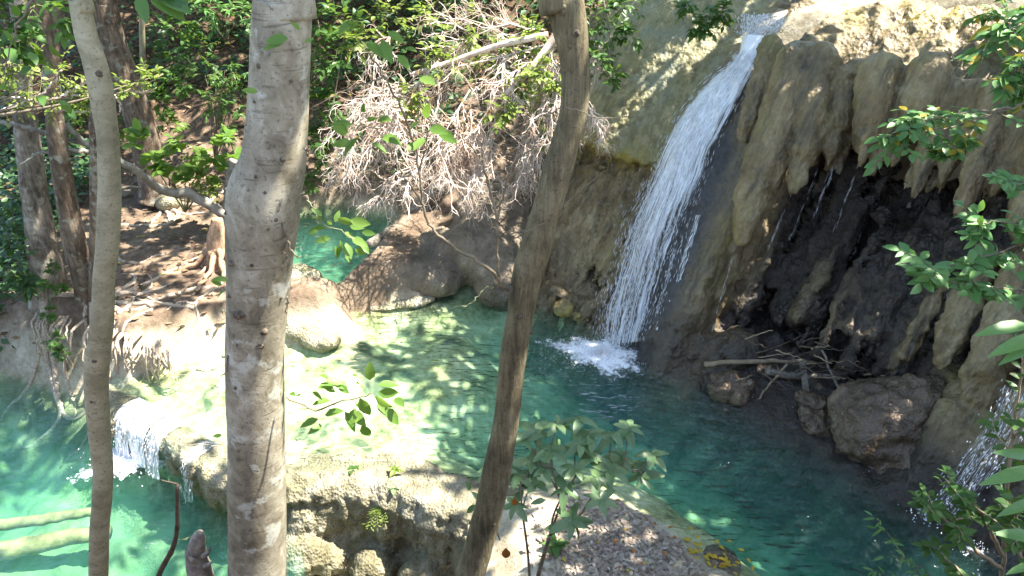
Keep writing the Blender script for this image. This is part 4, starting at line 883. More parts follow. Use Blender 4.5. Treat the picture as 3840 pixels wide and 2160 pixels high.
# small cascade over the dam on the left
lc_ = empty('dam_cascade', pz(145, 450, -.7), 'short white cascade spilling over the dam into the lower pool', 'waterfall')
for (u0, v0), (u1, v1), dn in [((126, 404), (141, 412), .52), ((142, 413), (157, 421), .56), ((158, 422), (172, 431), .50), ((196, 446), (206, 452), .42)]:
    A_ = pz(u0, v0, .035); B_ = pz(u1, v1, .035); o_ = nrm([-.55, -.8, 0])
    Lp = [A_ - o_ * .25, A_ + o_ * .12 + [0, 0, -.01], A_ + o_ * .30 + [0, 0, -.25], A_ + o_ * .40 + [0, 0, -.75]]; Rp = [B_ - o_ * .25, B_ + o_ * .12 + [0, 0, -.01], B_ + o_ * .30 + [0, 0, -.25], B_ + o_ * .40 + [0, 0, -.75]]
    g_, f_, uv = loft(Lp, Rp, 30, 12, .03, .05, u0, o_); o = part('water_sheet', g_.reshape(-1, 3), f_, M_FALL, lc_); set_uv(o, uv); addattr(o.data, 'dens', np.full(360, dn)); v_, f2 = spray(g_, 70, .3, 1, .08, .012, .02); part('spray', v_, f2, M_DROP, lc_, 'stuff', False)
foam_patch(lc_, pz(142, 452, -.7), 1.15, .8, .5, 0, -.7, 1.1, blobs=1100)

# ------------------------------------------------------------------ boulders and rock mounds
def boulder(name, label, ells, lo_, hi_, h_, mat, amp=.05, group=None, cat='boulder', str_=(2.5, 2.5, 2.5), k_=.12):
    lo_ = np.array(lo_, float); hi_ = np.array(hi_, float); g = grid(lo_, hi_, h_)
    Fv = np.full(g[0].shape, 1.0)
    for c_, r_, rot in ells: add_ell(Fv, lo_, h_, c_, r_, k_, rot)
    v_, q_ = surface_nets(Fv, lo_, h_); n_ = normals(v_, q_)
    v_ = v_ + n_ * (amp * fbm(v_ * np.array(str_), 4) + amp * .45 * fbm(v_ * 9, 2) + amp * .9 * fbm(v_ * 1.2 + 5, 2))[:, None]
    o = part(name, v_, q_, mat); c_ = v_.mean(0); o.data.transform(Matrix.Translation(-Vector(c_))); o.location = Vector(c_)
    return tag(o, label, cat, group)
M_WETROCK = rock_mat('wet_brown_rock', (.055, .038, .025), (.15, .105, .068), (.27, .20, .14), (.17, .13, .03), .58, .74, (.22, .6), (5, 5, 1.5), 26, .5, .55)
M_YROCK = rock_mat('mossy_yellow_rock', (.10, .075, .03), (.22, .17, .075), (.34, .28, .14), (.26, .21, .045), .48, .62, (.3, .7), (4, 4, 3), 14, .5, .5)
M_MOUND = rock_mat('muddy_rock', (.07, .052, .035), (.19, .15, .105), (.31, .26, .19), (.17, .14, .05), .6, .75, (.5, .9), (3, 3, 3), 18, .7, .4)
c0 = pz(902, 425, .45)
boulder('boulder', 'big wet brown boulder with yellow leaves at the right of the pool', [(c0 + [0.0, .1, -.2], (1.05, .9, .95), 0), (c0 + [.55, -.5, -.4], (.9, .75, .8), .4), (c0 + [.95, -.25, -.2], (.6, .6, .8), 0), (c0 + [-.35, -.15, -.45], (.5, .45, .5), 0)], c0 - [1.8, 1.8, 1.8], c0 + [2.3, 1.6, 1.4], .055, M_WETROCK, .19)
def knobby(name, label, u, v, z, sc, n, seed, mat):
    r_ = random.Random(seed); c_ = pz(u, v, z)
    e = [(c_, (sc, sc * .85, sc * .7), 0)] + [(c_ + np.array([math.cos(a) * sc * .75, math.sin(a) * sc * .65, r_.uniform(.0, .45) * sc]), tuple(np.array([.42, .42, .36]) * sc * r_.uniform(.7, 1.1)), 0) for a in [2 * math.pi * k / n + r_.random() * .5 for k in range(n)]] + [(c_ + [0, 0, sc * .5], (sc * .45, sc * .4, sc * .35), 0)]
    boulder(name, label, e, c_ - sc * 1.7, c_ + sc * 1.7, sc / 12, mat, .07, str_=(6, 6, 5), k_=.05)
knobby('boulder', 'knobbly wet rock at the waterline below the stick tangle', 730, 389, .08, .36, 8, 1, M_WETROCK)
knobby('boulder', 'knobbly wet rock in the pool left of the big boulder', 818, 424, .04, .34, 8, 2, M_WETROCK)
knobby('boulder', 'low rock behind the wooden slat at the pool edge', 812, 405, .12, .26, 6, 3, M_WETROCK)
knobby('boulder', 'small wet stone breaking the water beside the knobbly rock', 842, 438, -.02, .13, 5, 4, M_WETROCK)
knobby('boulder', 'yellow mossy rock left of the waterfall foot', 566, 308, .12, .24, 7, 5, M_YROCK)
knobby('boulder', 'small mossy stone between the waterfall and the yellow rock', 583, 316, .08, .2, 6, 6, M_YROCK)
c0 = pz(408, 268, .35)
boulder('rock_mound', 'muddy rock mound between the back pool and main pool', [(c0, (1.0, .75, .42), -.3), (c0 + [.9, .5, .1], (.9, .7, .6), -.4), (c0 + [-.35, -.35, -.12], (.7, .6, .35), .3), (c0 + [.5, -.35, -.1], (.8, .5, .4), 0), (c0 + [1.6, .2, .25], (.8, .8, .8), 0), (c0 + [2.0, -.6, .0], (.6, .5, .6), 0), (c0 + [1.9, 1.0, .6], (1.0, .8, .9), 0)], c0 - [1.6, 1.5, 1.2], c0 + [3.4, 2.3, 2.0], .06, M_MOUND, .08, cat='rock')
c0 = pz(388, 302, .03)
boulder('rock_shelf', 'flat pale rock shelf in the water before the mound', [(c0, (.72, .34, .10), .1), (c0 + [.5, .15, 0], (.5, .3, .10), 0), (c0 + [-.2, .3, .06], (.55, .35, .12), 0)], c0 - [1.2, 1, .6], c0 + [1.4, 1, .6], .04, M_DAM, .035, cat='rock')
c0 = pz(305, 318, .3)
boulder('rock_mound', 'pale sunlit rock at the end of the root bank', [(c0 + [-.1, .1, -.12], (.75, .6, .32), -.3), (c0 + [.3, -.35, -.24], (.5, .35, .25), -.4), (c0 + [-.6, .2, .05], (.5, .5, .4), 0), (c0 + [-1.3, -.1, .05], (.5, .35, .35), 0), (c0 + [-2.1, -.25, 0], (.55, .35, .38), 0), (c0 + [-.35, .9, .15], (.5, .7, .35), 0)], c0 - [3.0, 1.3, 1.0], c0 + [1.4, 2.0, 1.0], .05, M_DAM, .08, cat='rock')
boulder('stone', 'grey stone on the path beside the leaning trunk roots', [(pz(168, 202, 1.05), (.28, .22, .2), .3)], pz(168, 202, 1.05) - .6, pz(168, 202, 1.05) + .6, .04, M_DAM, .04, cat='stone')
boulder('stone', 'dark flat stone on the shaded path', [(pz(121, 193, 1.0), (.42, .3, .14), .3)], pz(121, 193, 1.0) - .7, pz(121, 193, 1.0) + .7, .05, M_MOUND, .05, cat='stone')
boulder('stone', 'submerged mossy rock under the yellow leaves near the right bank', [(pz(713, 566, -.12), (.42, .35, .13), .5)], pz(713, 566, -.12) - .8, pz(713, 566, -.12) + .8, .05, M_WETROCK, .05, cat='stone')

# ------------------------------------------------------------------ logs, sticks
def stick(name, label, path, r0, r1, mat, cat='stick', group=None, sides=7, n=16, jit=.01, bump=.25):
    P = catmull(path, n); P[1:-1] += np.array([rv(rg, jit) for _ in range(n - 2)])
    v_, f_ = tube(P, np.linspace(r0, r1, n), sides, bump); o = part(name, v_, f_, mat); c_ = P[0]; o.data.transform(Matrix.Translation(-Vector(c_))); o.location = Vector(c_)
    return tag(o, label, cat, group)
M_LOG = plain('weathered_log', (.07, .055, .045), (.30, .27, .22), 5, .85, (3, 3, 3)); M_WETLOG = plain('wet_stick', (.03, .022, .016), (.12, .09, .065), 12, .6)
M_TANLOG = plain('tan_stick', (.16, .12, .07), (.34, .27, .18), 10, .8)
stick('fallen_log', 'mottled grey log leaning into the back pool', [pz(368, 246, .22), pz(398, 226, .55), pz(420, 205, 1.0), pz(442, 186, 1.5)], .12, .16, M_LOG, 'log', n=24, sides=12, bump=.2)
ledge = lambda u, v, z: pz(u, v, z)
stick('driftwood_log', 'long pale log lying along the ledge under the cavern', [ledge(705, 364, .55), ledge(740, 362, .5), ledge(780, 361, .5), ledge(815, 362, .5)], .05, .03, M_TANLOG, 'log')
stick('driftwood_log', 'thick dull log beside the knobbly rock on the ledge', [ledge(765, 372, .35), ledge(800, 376, .32), ledge(840, 378, .3), ledge(868, 384, .3)], .07, .05, M_LOG, 'log')
stick('stick', 'short tan stick slanting into the water at the ledge', [ledge(756, 403, .0), ledge(768, 386, .3), ledge(787, 364, .75)], .018, .02, M_TANLOG)
stick('stick', 'long dark pole leaning from the tangle down to the water', [ledge(860, 440, -.05), ledge(848, 415, .3), ledge(838, 388, .55), ledge(822, 350, 1.1)], .022, .02, M_LOG)
v0 = ledge(808, 405, .05); v1 = ledge(802, 362, .8)
sd_ = nrm(np.cross(v1 - v0, [0, 1, .3])); th_ = nrm(np.cross(sd_, v1 - v0)); bx = [p + sd_ * a + th_ * b for p in (v0, v1) for a, b in ((-.05, -.012), (.05, -.012), (.04, .012), (-.05, .012))]
o = part('wooden_slat', bx, [(0, 1, 2, 3), (7, 6, 5, 4), (0, 4, 5, 1), (1, 5, 6, 2), (2, 6, 7, 3), (3, 7, 4, 0)], M_LOG, smooth=False); tag(o, 'flat grey wooden slat standing in the pool edge', 'plank')
for k in range(34):
    u = rg.uniform(735, 870); v = rg.uniform(338, 382); z = .45 + (382 - v) * .012 + rg.uniform(0, .2); a = rg.uniform(-.6, .9); L = rg.uniform(14, 45)
    stick('dead_stick', 'thin dead stick in the dark tangle under the cavern', [ledge(u, v, z), ledge(u + L * .5 * math.cos(a), v + L * .5 * math.sin(a) * .6, z + rg.uniform(0, .1)), ledge(u + L * math.cos(a), v + L * math.sin(a) * .6, z + rg.uniform(-.05, .25))], rg.uniform(.008, .022), .006, M_WETLOG if k % 3 else M_TANLOG, group='sticks tangled on the cavern ledge', n=8, sides=5)
# broken stubs at the bottom left
def stub(name, label, rows, y, mat, bump, cat='branch'):
    P = []; R = []
    for u, v, wpx in rows:
        d = ray(u, v); s_ = y / d[1]; P.append(CAM + d * s_); R.append(wpx * .5 * s_ / F)
    e = P[-1].copy(); e = e + (P[-1] - P[-2]) * 3; g = hz(e[0], e[1]); k = np.interp(np.linspace(0, len(P) - 1, 30), np.arange(len(P)), R)
    root = empty(name, P[-1], label, cat); v_, f_ = tube(catmull(P, 30), k, 12, bump); part('stem', v_, f_, mat, root); return root
r_ = stub('broken_branch', 'thin dark bare branch sticking up over the lower pool', [(177, 485, 3.5), (177.5, 500, 4.2), (177, 530, 4.6), (172, 550, 5), (162, 568, 5.5), (156, 585, 6), (150, 605, 6.5), (146, 640, 7)], 3.6, M_WETLOG, .3)
v_, f_ = tube(catmull(pts(3.6, (177, 484), (168, 482), (161, 480)), 8), np.linspace(.009, .005, 8), 6, .3); part('side_twig', v_, f_, M_WETLOG, r_)
r_ = stub('broken_stump', 'knobbly grey broken stub at the bottom by the pale trunk', [(200, 532, 6), (198, 540, 14), (196, 552, 20), (199, 566, 22), (203, 585, 24), (206, 610, 26), (208, 640, 28)], 3.3, M_LOG, .35)
for u, v, du, dv in [(208, 552, 5, -5), (190, 558, -4, -3), (209, 564, 5, -2)]:
    v_, f_ = tube(catmull(pts(3.22, (u - du, v - dv), (u, v), (u + du * .6, v + dv)), 6), np.linspace(.018, .006, 6), 7, .4); part('knob', v_, f_, M_LOG, r_)
# grey fallen branch over the path
M_LOGGREY = plain('grey_branch', (.12, .11, .09), (.28, .265, .225), 6, .85)
fb = empty('fallen_branch', pz(228, 212, 1.05), 'long grey fallen branch forking over the path on the left', 'branch')
def fbp(path, r0, r1, name): P = catmull(path, 36); P[1:-1] += np.array([rv(rg, .012) for _ in range(34)]); v_, f_ = tube(P, np.linspace(r0, r1, 36), 9, .18); part(name, v_, f_, M_LOGGREY, fb)
fbp(ptsy((236, 222, 14.6), (210, 205, 14.6), (188, 194, 14.5), (170, 193, 14.3), (152, 184, 14.0), (138, 172, 13.6), (118, 160, 13.2), (98, 150, 12.8), (84, 143, 12.6), (66, 124, 12.4)), .12, .045, 'main_limb')
fbp(ptsy((84, 143, 12.6), (60, 138, 12.4), (36, 130, 12.2), (10, 124, 12.0), (-10, 120, 11.9)), .05, .035, 'limb')
fbp(ptsy((104, 153, 12.9), (88, 152, 12.5), (66, 150, 12.2), (48, 152, 12.0), (36, 154, 11.9), (20, 166, 11.8)), .05, .015, 'limb')
fbp(ptsy((228, 230, 14.7), (228, 205, 14.7), (230, 180, 14.8), (234, 160, 14.8)), .11, .09, 'upright_limb')
for a_, b_2, c_ in [((60, 138), (50, 150), (45, 170)), ((66, 150), (75, 158), (70, 170)), ((30, 152), (22, 175), (18, 195))]: fbp(ptsy((*a_, 12.3), (*b_2, 12.2), (*c_, 12.1)), .018, .006, 'twig')

# ------------------------------------------------------------------ roots
def root_tube(root, path, r0, r1, n=18, mat=None, jit=.02, name='root'):
    P = catmull(path, n); P[1:-1] += np.array([rv(rg, jit) for _ in range(n - 2)]); v_, f_ = tube(P, np.linspace(r0, r1, n), 7, .25); part(name, v_, f_, mat or M_ROOT, root)
def ground_root(root, x0, y0, ang, L, r0, rs, wob=.35):
    n = 14; x, y = x0, y0; P = []; a = ang
    for k in range(n):
        P.append((x, y)); a += rs.gauss(0, wob); x += math.cos(a) * L / n; y += math.sin(a) * L / n
    P = np.array(P); z = hzs(P[:, 0], P[:, 1]) + r0 * .35 * np.sin(np.linspace(.3, 3.0, n)) - .02 * np.linspace(0, 1, n)
    root_tube(root, np.column_stack([P, z]), r0, r0 * .35, 22, jit=.008)
rr_ = random.Random(21)
for root_, P_l, n in ((lt1, LP1, 6), (lt2, LP2, 7), (lt4, LP4, 9), (lt3, LP3, 4)):
    b = P_l[-1]
    for k in range(n): ground_root(root_, b[0], b[1], rr_.uniform(-1.6, .7) if root_ is not lt4 else rr_.uniform(-2.4, .5), rr_.uniform(1.2, 3.0), rr_.uniform(.03, .08), rr_)
for k in range(12):   # pale roots lacing the sunlit bank
    u = rr_.uniform(112, 232); v = rr_.uniform(250, 345); p = pz(u, v, .75); ground_root([lt1, lt2, lt3, lt4][k % 4], p[0], p[1], rr_.choice([0, 3.1]) + rr_.uniform(-.8, .8), rr_.uniform(.7, 2.2), rr_.uniform(.018, .05), rr_, .3)
# curtain of roots on the bank edge over the lower pool
for k in range(46):
    f1 = rr_.random(); u = 30 + 145 * f1; vt = np.interp(u, [30, 60, 100, 140, 175], [322, 328, 338, 345, 350]); y0 = pz(u, vt, .55)
    zb = rr_.uniform(-.65, .2) - .1 * (u < 80); a = rr_.uniform(-.15, .25); q = y0 + [rr_.uniform(-.1, .1), .25, .08]
    root_tube([lt1, lt2, lt3][k % 3], [q, y0 + [0, -.05, .02], y0 + [a * .3, -.16, -.2], [y0[0] + a, y0[1] - .18 + rr_.uniform(-.1, .1), (zb + .3) / 2], [y0[0] + a * 1.4, y0[1] - .15 + rr_.uniform(-.1, .12), zb]], rr_.uniform(.012, .035), .006, 14, jit=.012)
# orange stump with flared roots beside the pale trunk
sb = pz(222, 262, .85)
st_ = empty('tree_stump', sb, 'weathered orange stump with flared roots beside the pale trunk', 'stump')
v_, f_ = tube(catmull([sb + [0.05, .1, .95], sb + [.02, .05, .7], sb + [0, .0, .4], sb + [0, 0, .1], sb + [0, 0, -.1]], 24), np.interp(np.linspace(0, 1, 24), [0, .3, .6, .85, 1], [.12, .17, .24, .36, .46]), 16, .3); part('trunk', v_, f_, M_STUMP, st_)
for a in np.linspace(2.6, 6.6, 9):
    L = rr_.uniform(.6, 1.3); d = np.array([math.cos(a), math.sin(a), 0]); e = sb + d * L; ez = hz(e[0], e[1]); m_ = sb + d * L * .5
    root_tube(st_, [sb + [0, 0, .5], sb + d * .2 + [0, 0, .3], [m_[0], m_[1], hz(m_[0], m_[1]) + .07], [e[0], e[1], ez]], .085, .025, 16, M_STUMP)

M_SUNK = plain('sunken_wood', (.10, .09, .04), (.30, .27, .13), 5, .9)
for k, (lab, path, r_) in enumerate([('yellowish sunken log near the lower left corner of the pool', [(-30, 528), (30, 522), (75, 514), (105, 512)], .10), ('thick sunken log along the lower left edge of the pool', [(-30, 556), (20, 548), (70, 538), (110, 532)], .16)]):
    stick('sunken_log', lab, [pz(u, v, -1.12) for u, v in path], r_, r_ * .7, M_SUNK, 'log', n=20, sides=10, bump=.2)
# ------------------------------------------------------------------ dry fallen crown, bleached branches hanging in fans
dry = empty('dry_fallen_crown', py(520, 60, 14.2), 'bleached dead branches hanging in fans over the pool from a fallen crown', 'dead tree')
rd = random.Random(31)
def dry_rec(mb, p, d, L, r_, lvl):
    n = 6 if lvl < 2 else 5; P = [p]; q = p.copy(); dd = nrm(d)
    for k in range(n):
        dd = nrm(dd + rv(rd, .16 + .05 * lvl) + np.array([0, 0, -.10 + .05 * (k > n * .6)]))
        q = q + dd * L / n; P.append(q.copy())
    P = np.array(P); v_, f_ = tube(P, np.linspace(r_, r_ * .45, n + 1), 5 if lvl < 2 else 4, 0, cap=False); mb.add(v_, f_)
    if lvl < 3:
        nb = (12, 7, 5)[lvl]
        for k in range(nb):
            i_ = rd.randint(1 if lvl else 1, n); ax = nrm(P[i_] - P[i_ - 1]); sd = nrm(rv(rd)); sd = nrm(sd - ax * (sd @ ax))
            dry_rec(mb, P[i_], ax * .75 + sd * .75 + np.array([0, -.1, -.18]), L * rd.uniform(.38, .62), r_ * rd.uniform(.4, .75), lvl + 1)
for (u, v, y), (u2, v2, y2), r_ in [((565, 20, 14.6), (505, 95, 14.0), .055), ((520, 70, 14.2), (470, 155, 13.4), .04), ((500, 95, 14.1), (455, 172, 13.4), .035), ((545, 95, 14.2), (520, 160, 13.4), .035), ((440, 60, 14.6), (360, 100, 14.0), .045), ((420, 70, 14.4), (350, 130, 13.8), .03), ((430, 70, 14.4), (395, 150, 13.8), .035), ((470, 90, 14.2), (430, 165, 13.5), .035), ((570, 60, 14.2), (545, 110, 13.6), .03), ((560, 40, 14.6), (420, 40, 15), .04), ((545, 30, 15), (450, 20, 15.4), .03), ((470, 110, 13.9), (480, 172, 13.3), .035), ((400, 30, 15.5), (340, 60, 15), .03), ((580, 90, 13.8), (605, 130, 13.4), .018), ((590, 30, 14.5), (600, 60, 14), .02)]:
    mb = MB(); p = py(u, v, y); e = py(u2, v2, y2); dry_rec(mb, p, e - p, np.linalg.norm(e - p) * 1.1, r_ * .66, 0); v_, f_ = mb.get(); part('branch', v_, f_, M_DEAD, dry)
v_, f_ = tube(catmull(ptsy((600, -25, 14.8), (575, 5, 14.6), (556, 35, 14.4), (530, 70, 14.2), (505, 95, 14)), 20), np.linspace(.11, .05, 20), 10, .15); part('main_limb', v_, f_, M_DEAD, dry)
v_, f_ = tube(catmull(ptsy((548, 35, 14.5), (500, 45, 14.6), (450, 62, 14.6), (410, 75, 14.4)), 20), np.linspace(.07, .04, 20), 8, .15); part('main_limb', v_, f_, M_DEAD, dry)
lv = Leaves(9)
for k in range(170):
    u = rd.gauss(430, 45); v = rd.gauss(120, 28); p = py(u, v, 13.7 + rd.uniform(-.4, .4)); lv.add(p, rv(rd) + [0, 0, -.8], rv(rd), .11 * rd.uniform(.5, 1.1))
v_, f_ = lv.mass('card'); part('dry_leaves', v_, f_, leaf_mat('leaf_dry_tan', (.30, .15, .06), (.45, .28, .14), .3, .6), dry, 'stuff')

# ------------------------------------------------------------------ undergrowth on the far slope (one mass) and named shrubs
def shrub(name, label, uvy_base, blobs, n_tw, n_lf, size, kind, mat, seed, as_obj=False, stem=True, group=None, droop=.25, cat='shrub', face=None, twl=.35):
    """blobs: (u, v, y, radius in metres) crowns of twigs"""
    r_ = random.Random(seed); lv = Leaves(seed); mbs = MB()
    base = py(*uvy_base)
    root = empty(name, base, label, cat, group)
    for u, v, y, rad in blobs:
        c_ = py(u, v, y)
        if stem:
            pth = catmull([base, (base + c_) / 2 + rv(r_, .04 * np.linalg.norm(c_ - base)), c_], 10); L0 = np.linalg.norm(c_ - base); v_, f_ = tube(pth, np.linspace(max(.006, L0 * .012), .004, 10), 6, .1); part('stem', v_, f_, M_TWIG_GREEN if as_obj else M_TWIG, root)
        for k in range(n_tw):
            d = nrm(rv(r_) + np.array([0, -.3, .35])); p0 = c_ + d * rad * r_.uniform(.0, .5); p1 = c_ + d * rad * r_.uniform(.7, 1.05) + np.array([0, 0, -.08 * rad])
            pth = catmull([p0, (p0 + p1) / 2 + rv(r_, .06 * rad), p1], 6); v_, f_ = tube(pth, np.linspace(.0045, .0018, 6) * max(1, rad * 1.4), 4, 0, cap=False); mbs.add(v_, f_)
            leafy_path(lv, pth, n_lf, size, r_, .8, droop, .1, face)
    v_, f_ = mbs.get(); part('twigs', v_, f_, M_TWIG, root, 'stuff')
    if as_obj: lv.objects(kind, mat, root)
    else: v_, f_ = lv.mass(kind); part('foliage', v_, f_, mat, root, 'stuff')
    return root
ru = np.random.default_rng(55); lvU = Leaves(55); r55 = random.Random(55)
NU = 5200
ux = ru.uniform(-19, 15, NU); uy = ru.uniform(17.8, 36, NU); nz_ = fbm(np.stack([ux * .35, uy * .35, np.zeros(NU)], 1), 3)
keep = ((nz_ > -.12) | (ru.random(NU) < .15)) & ~((ux > -9.5) & (ux < -5.8) & (uy < 19.6)) & ~((ux < -8) & (ux > -12) & (uy < 21) )
ux2 = ru.uniform(-16, -9.3, 700); uy2 = ru.uniform(10.5, 19, 700); k2 = ux2 < -9.0 - .25 * (uy2 - 11)
ux = np.concatenate([ux[keep], ux2[k2]]); uy = np.concatenate([uy[keep], uy2[k2]])
_, sm_, sl2, sk_, _, a_u, b_u = height(ux[:, None], uy[:, None]); ok = (np.minimum(np.minimum(sm_, sl2), sk_)[:, 0] > .25) & ~((a_u[:, 0] > -4) & (b_u[:, 0] > -.5) & (b_u[:, 0] < 5.6)); ux = ux[ok]; uy = uy[ok]; uz = hzs(ux, uy)
for x, y, z in zip(ux, uy, uz):
    hgt = r55.uniform(.15, .75); n = r55.randint(7, 12); lean_ = np.array([r55.gauss(0, .15), r55.gauss(-.1, .15), 1.0]) * hgt; sz = r55.uniform(.13, .30)
    for k in range(n):
        p = np.array([x, y, z]) + lean_ * r55.uniform(.3, 1) + rv(r55, .12); a = r55.uniform(0, 6.28); lvU.add(p, [math.cos(a), math.sin(a) - .3, r55.uniform(-.5, .2)], rv(r55, .35) + [0, -.35, 1], sz * r55.uniform(.6, 1.2))
v_, f_ = lvU.mass('card'); o = part('undergrowth', v_, f_, M_LEAF_DARK); tag(o, 'dark leafy undergrowth covering the far forest slope', 'undergrowth', kind='stuff')
# brown leaf litter lying on the slope and the path
lvT = Leaves(77); tx = np.concatenate([ru.uniform(-14, 4, 3800), ru.uniform(-10, -5.2, 500)]); ty = np.concatenate([ru.uniform(17.5, 27, 3800), ru.uniform(11.3, 18, 500)]); _, sm_, sl2, sk_, _, _, _ = height(tx[:, None], ty[:, None]); ok = np.minimum(np.minimum(sm_, sl2), sk_)[:, 0] > .1; tx = tx[ok]; ty = ty[ok]; tz = hzs(tx, ty)
for x, y, z in zip(tx, ty, tz): a = r55.uniform(0, 6.28); lvT.add([x, y, z + .02], [math.cos(a), math.sin(a), .25], rv(r55, .35) + [0, -.3, 1], r55.uniform(.09, .2))
M_LITTER = leaf_mat('leaf_litter', (.07, .04, .022), (.30, .20, .12), .1, .7)
v_, f_ = lvT.mass('card'); o = part('leaf_litter', v_, f_, M_LITTER); tag(o, 'brown fallen leaves scattered on the slope and path', 'leaf litter', kind='stuff')

shrub('sapling', 'bright green heart leaved sapling beside the fallen branch', (185, 212, 15.2), [(140, 145, 15.3, .4), (160, 150, 15.2, .5), (185, 148, 15.2, .5), (205, 160, 15.1, .5), (222, 150, 15.2, .45), (170, 172, 15, .4), (200, 180, 15, .4), (235, 160, 15.2, .3)], 5, 5, .26, 'heart', M_LEAF_BRIGHT, 101, True)
shrub('sapling', 'feathery leaved sapling behind the fallen branch', (215, 160, 17), [(205, 75, 17, .5), (225, 70, 17, .5), (212, 100, 17, .55), (232, 105, 17, .5), (240, 80, 17, .4), (228, 130, 16.8, .4)], 8, 12, .17, 'long', M_LEAF_MID, 102)
shrub('shrub', 'pale leafy shrub on the slope left of the pale trunk near the top', (195, 60, 19), [(175, 30, 19, .6), (195, 50, 18.8, .6), (165, 65, 18.6, .5), (185, 85, 18, .5), (160, 100, 17.8, .4)], 13, 8, .2, 'oval', M_LEAF_MID, 132)
shrub('shrub', 'low bright shrub along the back of the path', (100, 150, 17), [(80, 110, 16.5, .4), (100, 118, 16.5, .35), (118, 128, 16.5, .35), (65, 125, 16, .4), (170, 125, 17, .4)], 12, 8, .15, 'oval', M_LEAF_BRIGHT, 133)
shrub('shrub', 'hanging green shrub above the back pool bank', (390, 165, 17), [(325, 165, 17.2, .4), (350, 150, 17.2, .35), (310, 180, 17, .3), (340, 120, 17.4, .4)], 12, 7, .16, 'oval', M_LEAF_MID, 134)
shrub('fern', 'pale green fern at the foot of the sapling', (195, 195, 15.0), [(195, 185, 14.9, .4), (210, 190, 14.8, .35), (205, 178, 14.9, .3)], 8, 14, .12, 'fern', M_LEAF_LIME, 103, stem=False, cat='fern')
shrub('shrub', 'blue green compound leaved shrub at the top left of the pale trunk', (225, 40, 19), [(222, 12, 18.5, .7), (245, 18, 18.5, .6), (205, 5, 18.6, .6)], 10, 14, .2, 'long', M_LEAF_BLUE, 104)
shrub('shrub', 'dense green shrub right of the pale trunk above the back pool', (330, 120, 18.5), [(318, 20, 18.5, .7), (335, 60, 18.3, .7), (320, 100, 18.2, .6), (345, 30, 18.5, .7), (318, 140, 18.0, .5)], 14, 9, .22, 'oval', M_LEAF_MID, 105)
shrub('vine', 'lime leafy vine over the dead branches', (560, 10, 14.6), [(430, 20, 15.5, .6), (470, 30, 15.3, .6), (500, 60, 14.8, .6), (530, 40, 14.8, .5), (545, 110, 14, .45), (552, 140, 13.7, .35), (520, 90, 14.3, .4), (480, 70, 14.7, .4), (390, 20, 16, .6), (556, 85, 13.9, .4), (440, 60, 14.4, .5), (410, 100, 13.9, .35), (500, 110, 13.7, .4), (535, 70, 14, .4), (360, 40, 15.2, .5)], 16, 7, .15, 'oval', M_LEAF_LIME, 106, stem=False, cat='vine')
shrub('vine', 'green leafy vine hanging over the dry rock flank right of the curved trunk', (600, -15, 14.4), [(605, 10, 14.4, .4), (615, 30, 14.2, .35), (630, 35, 14.1, .25), (600, 60, 14.0, .35), (612, 78, 13.9, .25), (590, 35, 14.2, .35), (625, 5, 14.4, .4)], 12, 7, .14, 'oval', M_LEAF_MID, 107, cat='vine')
shrub('shrub', 'small green shrub rooted on the rock left of the waterfall lip', (705, 32, 14.2), [(690, 12, 14.2, .3), (708, 22, 14.1, .3), (722, 12, 14.2, .25), (700, 30, 14.0, .2)], 12, 7, .16, 'oval', M_LEAF_MID, 108)
for k, (u, v, y, r_, lab) in enumerate([(800, 3, 16, .45, 'green shrub on the crest right above the waterfall lip'), (835, 8, 15.5, .5, 'pale green tuft on the crest beside the bright rock'), (865, -4, 16, .5, 'shrub at the top edge above the lit crest'), (960, 8, 14.5, .7, 'dark shrub at the top edge over the right of the crest'), (1010, 20, 12, .6, 'leafy shrub overhanging the crest near the top right corner'), (910, 2, 15.5, .6, 'ferny shrub behind the lit crest')]):
    shrub('shrub', lab, (u, v + 14, y), [(u, v, y, r_), (u + 14, v + 4, y, r_ * .7)], 16, 8, .18, 'oval', [M_LEAF_MID, M_LEAF_LIME, M_LEAF_MID, M_LEAF_DARK, M_LEAF_YEL, M_LEAF_BRIGHT][k], 110 + k)
shrub('sapling', 'sunlit pale twigged shrub with tiny lime leaves at the left edge', (-30, 120, 8.5), [(10, 95, 8.8, .35), (40, 92, 8.8, .35), (70, 100, 8.8, .3), (95, 92, 8.9, .25), (125, 88, 9, .2), (150, 78, 9, .2), (30, 65, 8.8, .4), (60, 75, 8.8, .35), (10, 60, 8.8, .35)], 12, 7, .075, 'oval', M_LEAF_LIME, 121)
tw_ = random.Random(5)
pr = bpy.data.objects['sapling.002'] if 'sapling.002' in bpy.data.objects else None
if pr:
    for path in [[(-20, 112, 8.6), (20, 106, 8.8), (60, 98, 8.8), (100, 96, 8.9), (130, 90, 9), (163, 74, 9)], [(-20, 98, 8.6), (25, 100, 8.8), (70, 112, 8.8), (105, 108, 8.9)], [(60, 98, 8.8), (80, 85, 8.8), (95, 72, 8.8)], [(100, 96, 8.9), (118, 98, 8.9), (120, 112, 8.9)], [(20, 106, 8.8), (45, 90, 8.8), (62, 70, 8.8)], [(130, 90, 9), (145, 92, 9), (156, 88, 9)]]:
        P = catmull(ptsy(*path), 20); P[1:-1] += np.array([rv(tw_, .012) for _ in range(18)]); v_, f_ = tube(P, np.linspace(.02, .006, 20), 6, .2); part('bare_branch', v_, f_, M_DEAD, pr)
shrub('shrub', 'broad dark green foliage in the top left corner', (-20, 40, 7), [(0, 10, 7, .35), (15, 30, 7, .3), (35, 5, 7, .3), (5, 50, 7, .25), (60, 10, 8, .3)], 9, 6, .15, 'oval', M_LEAF_MID, 122)
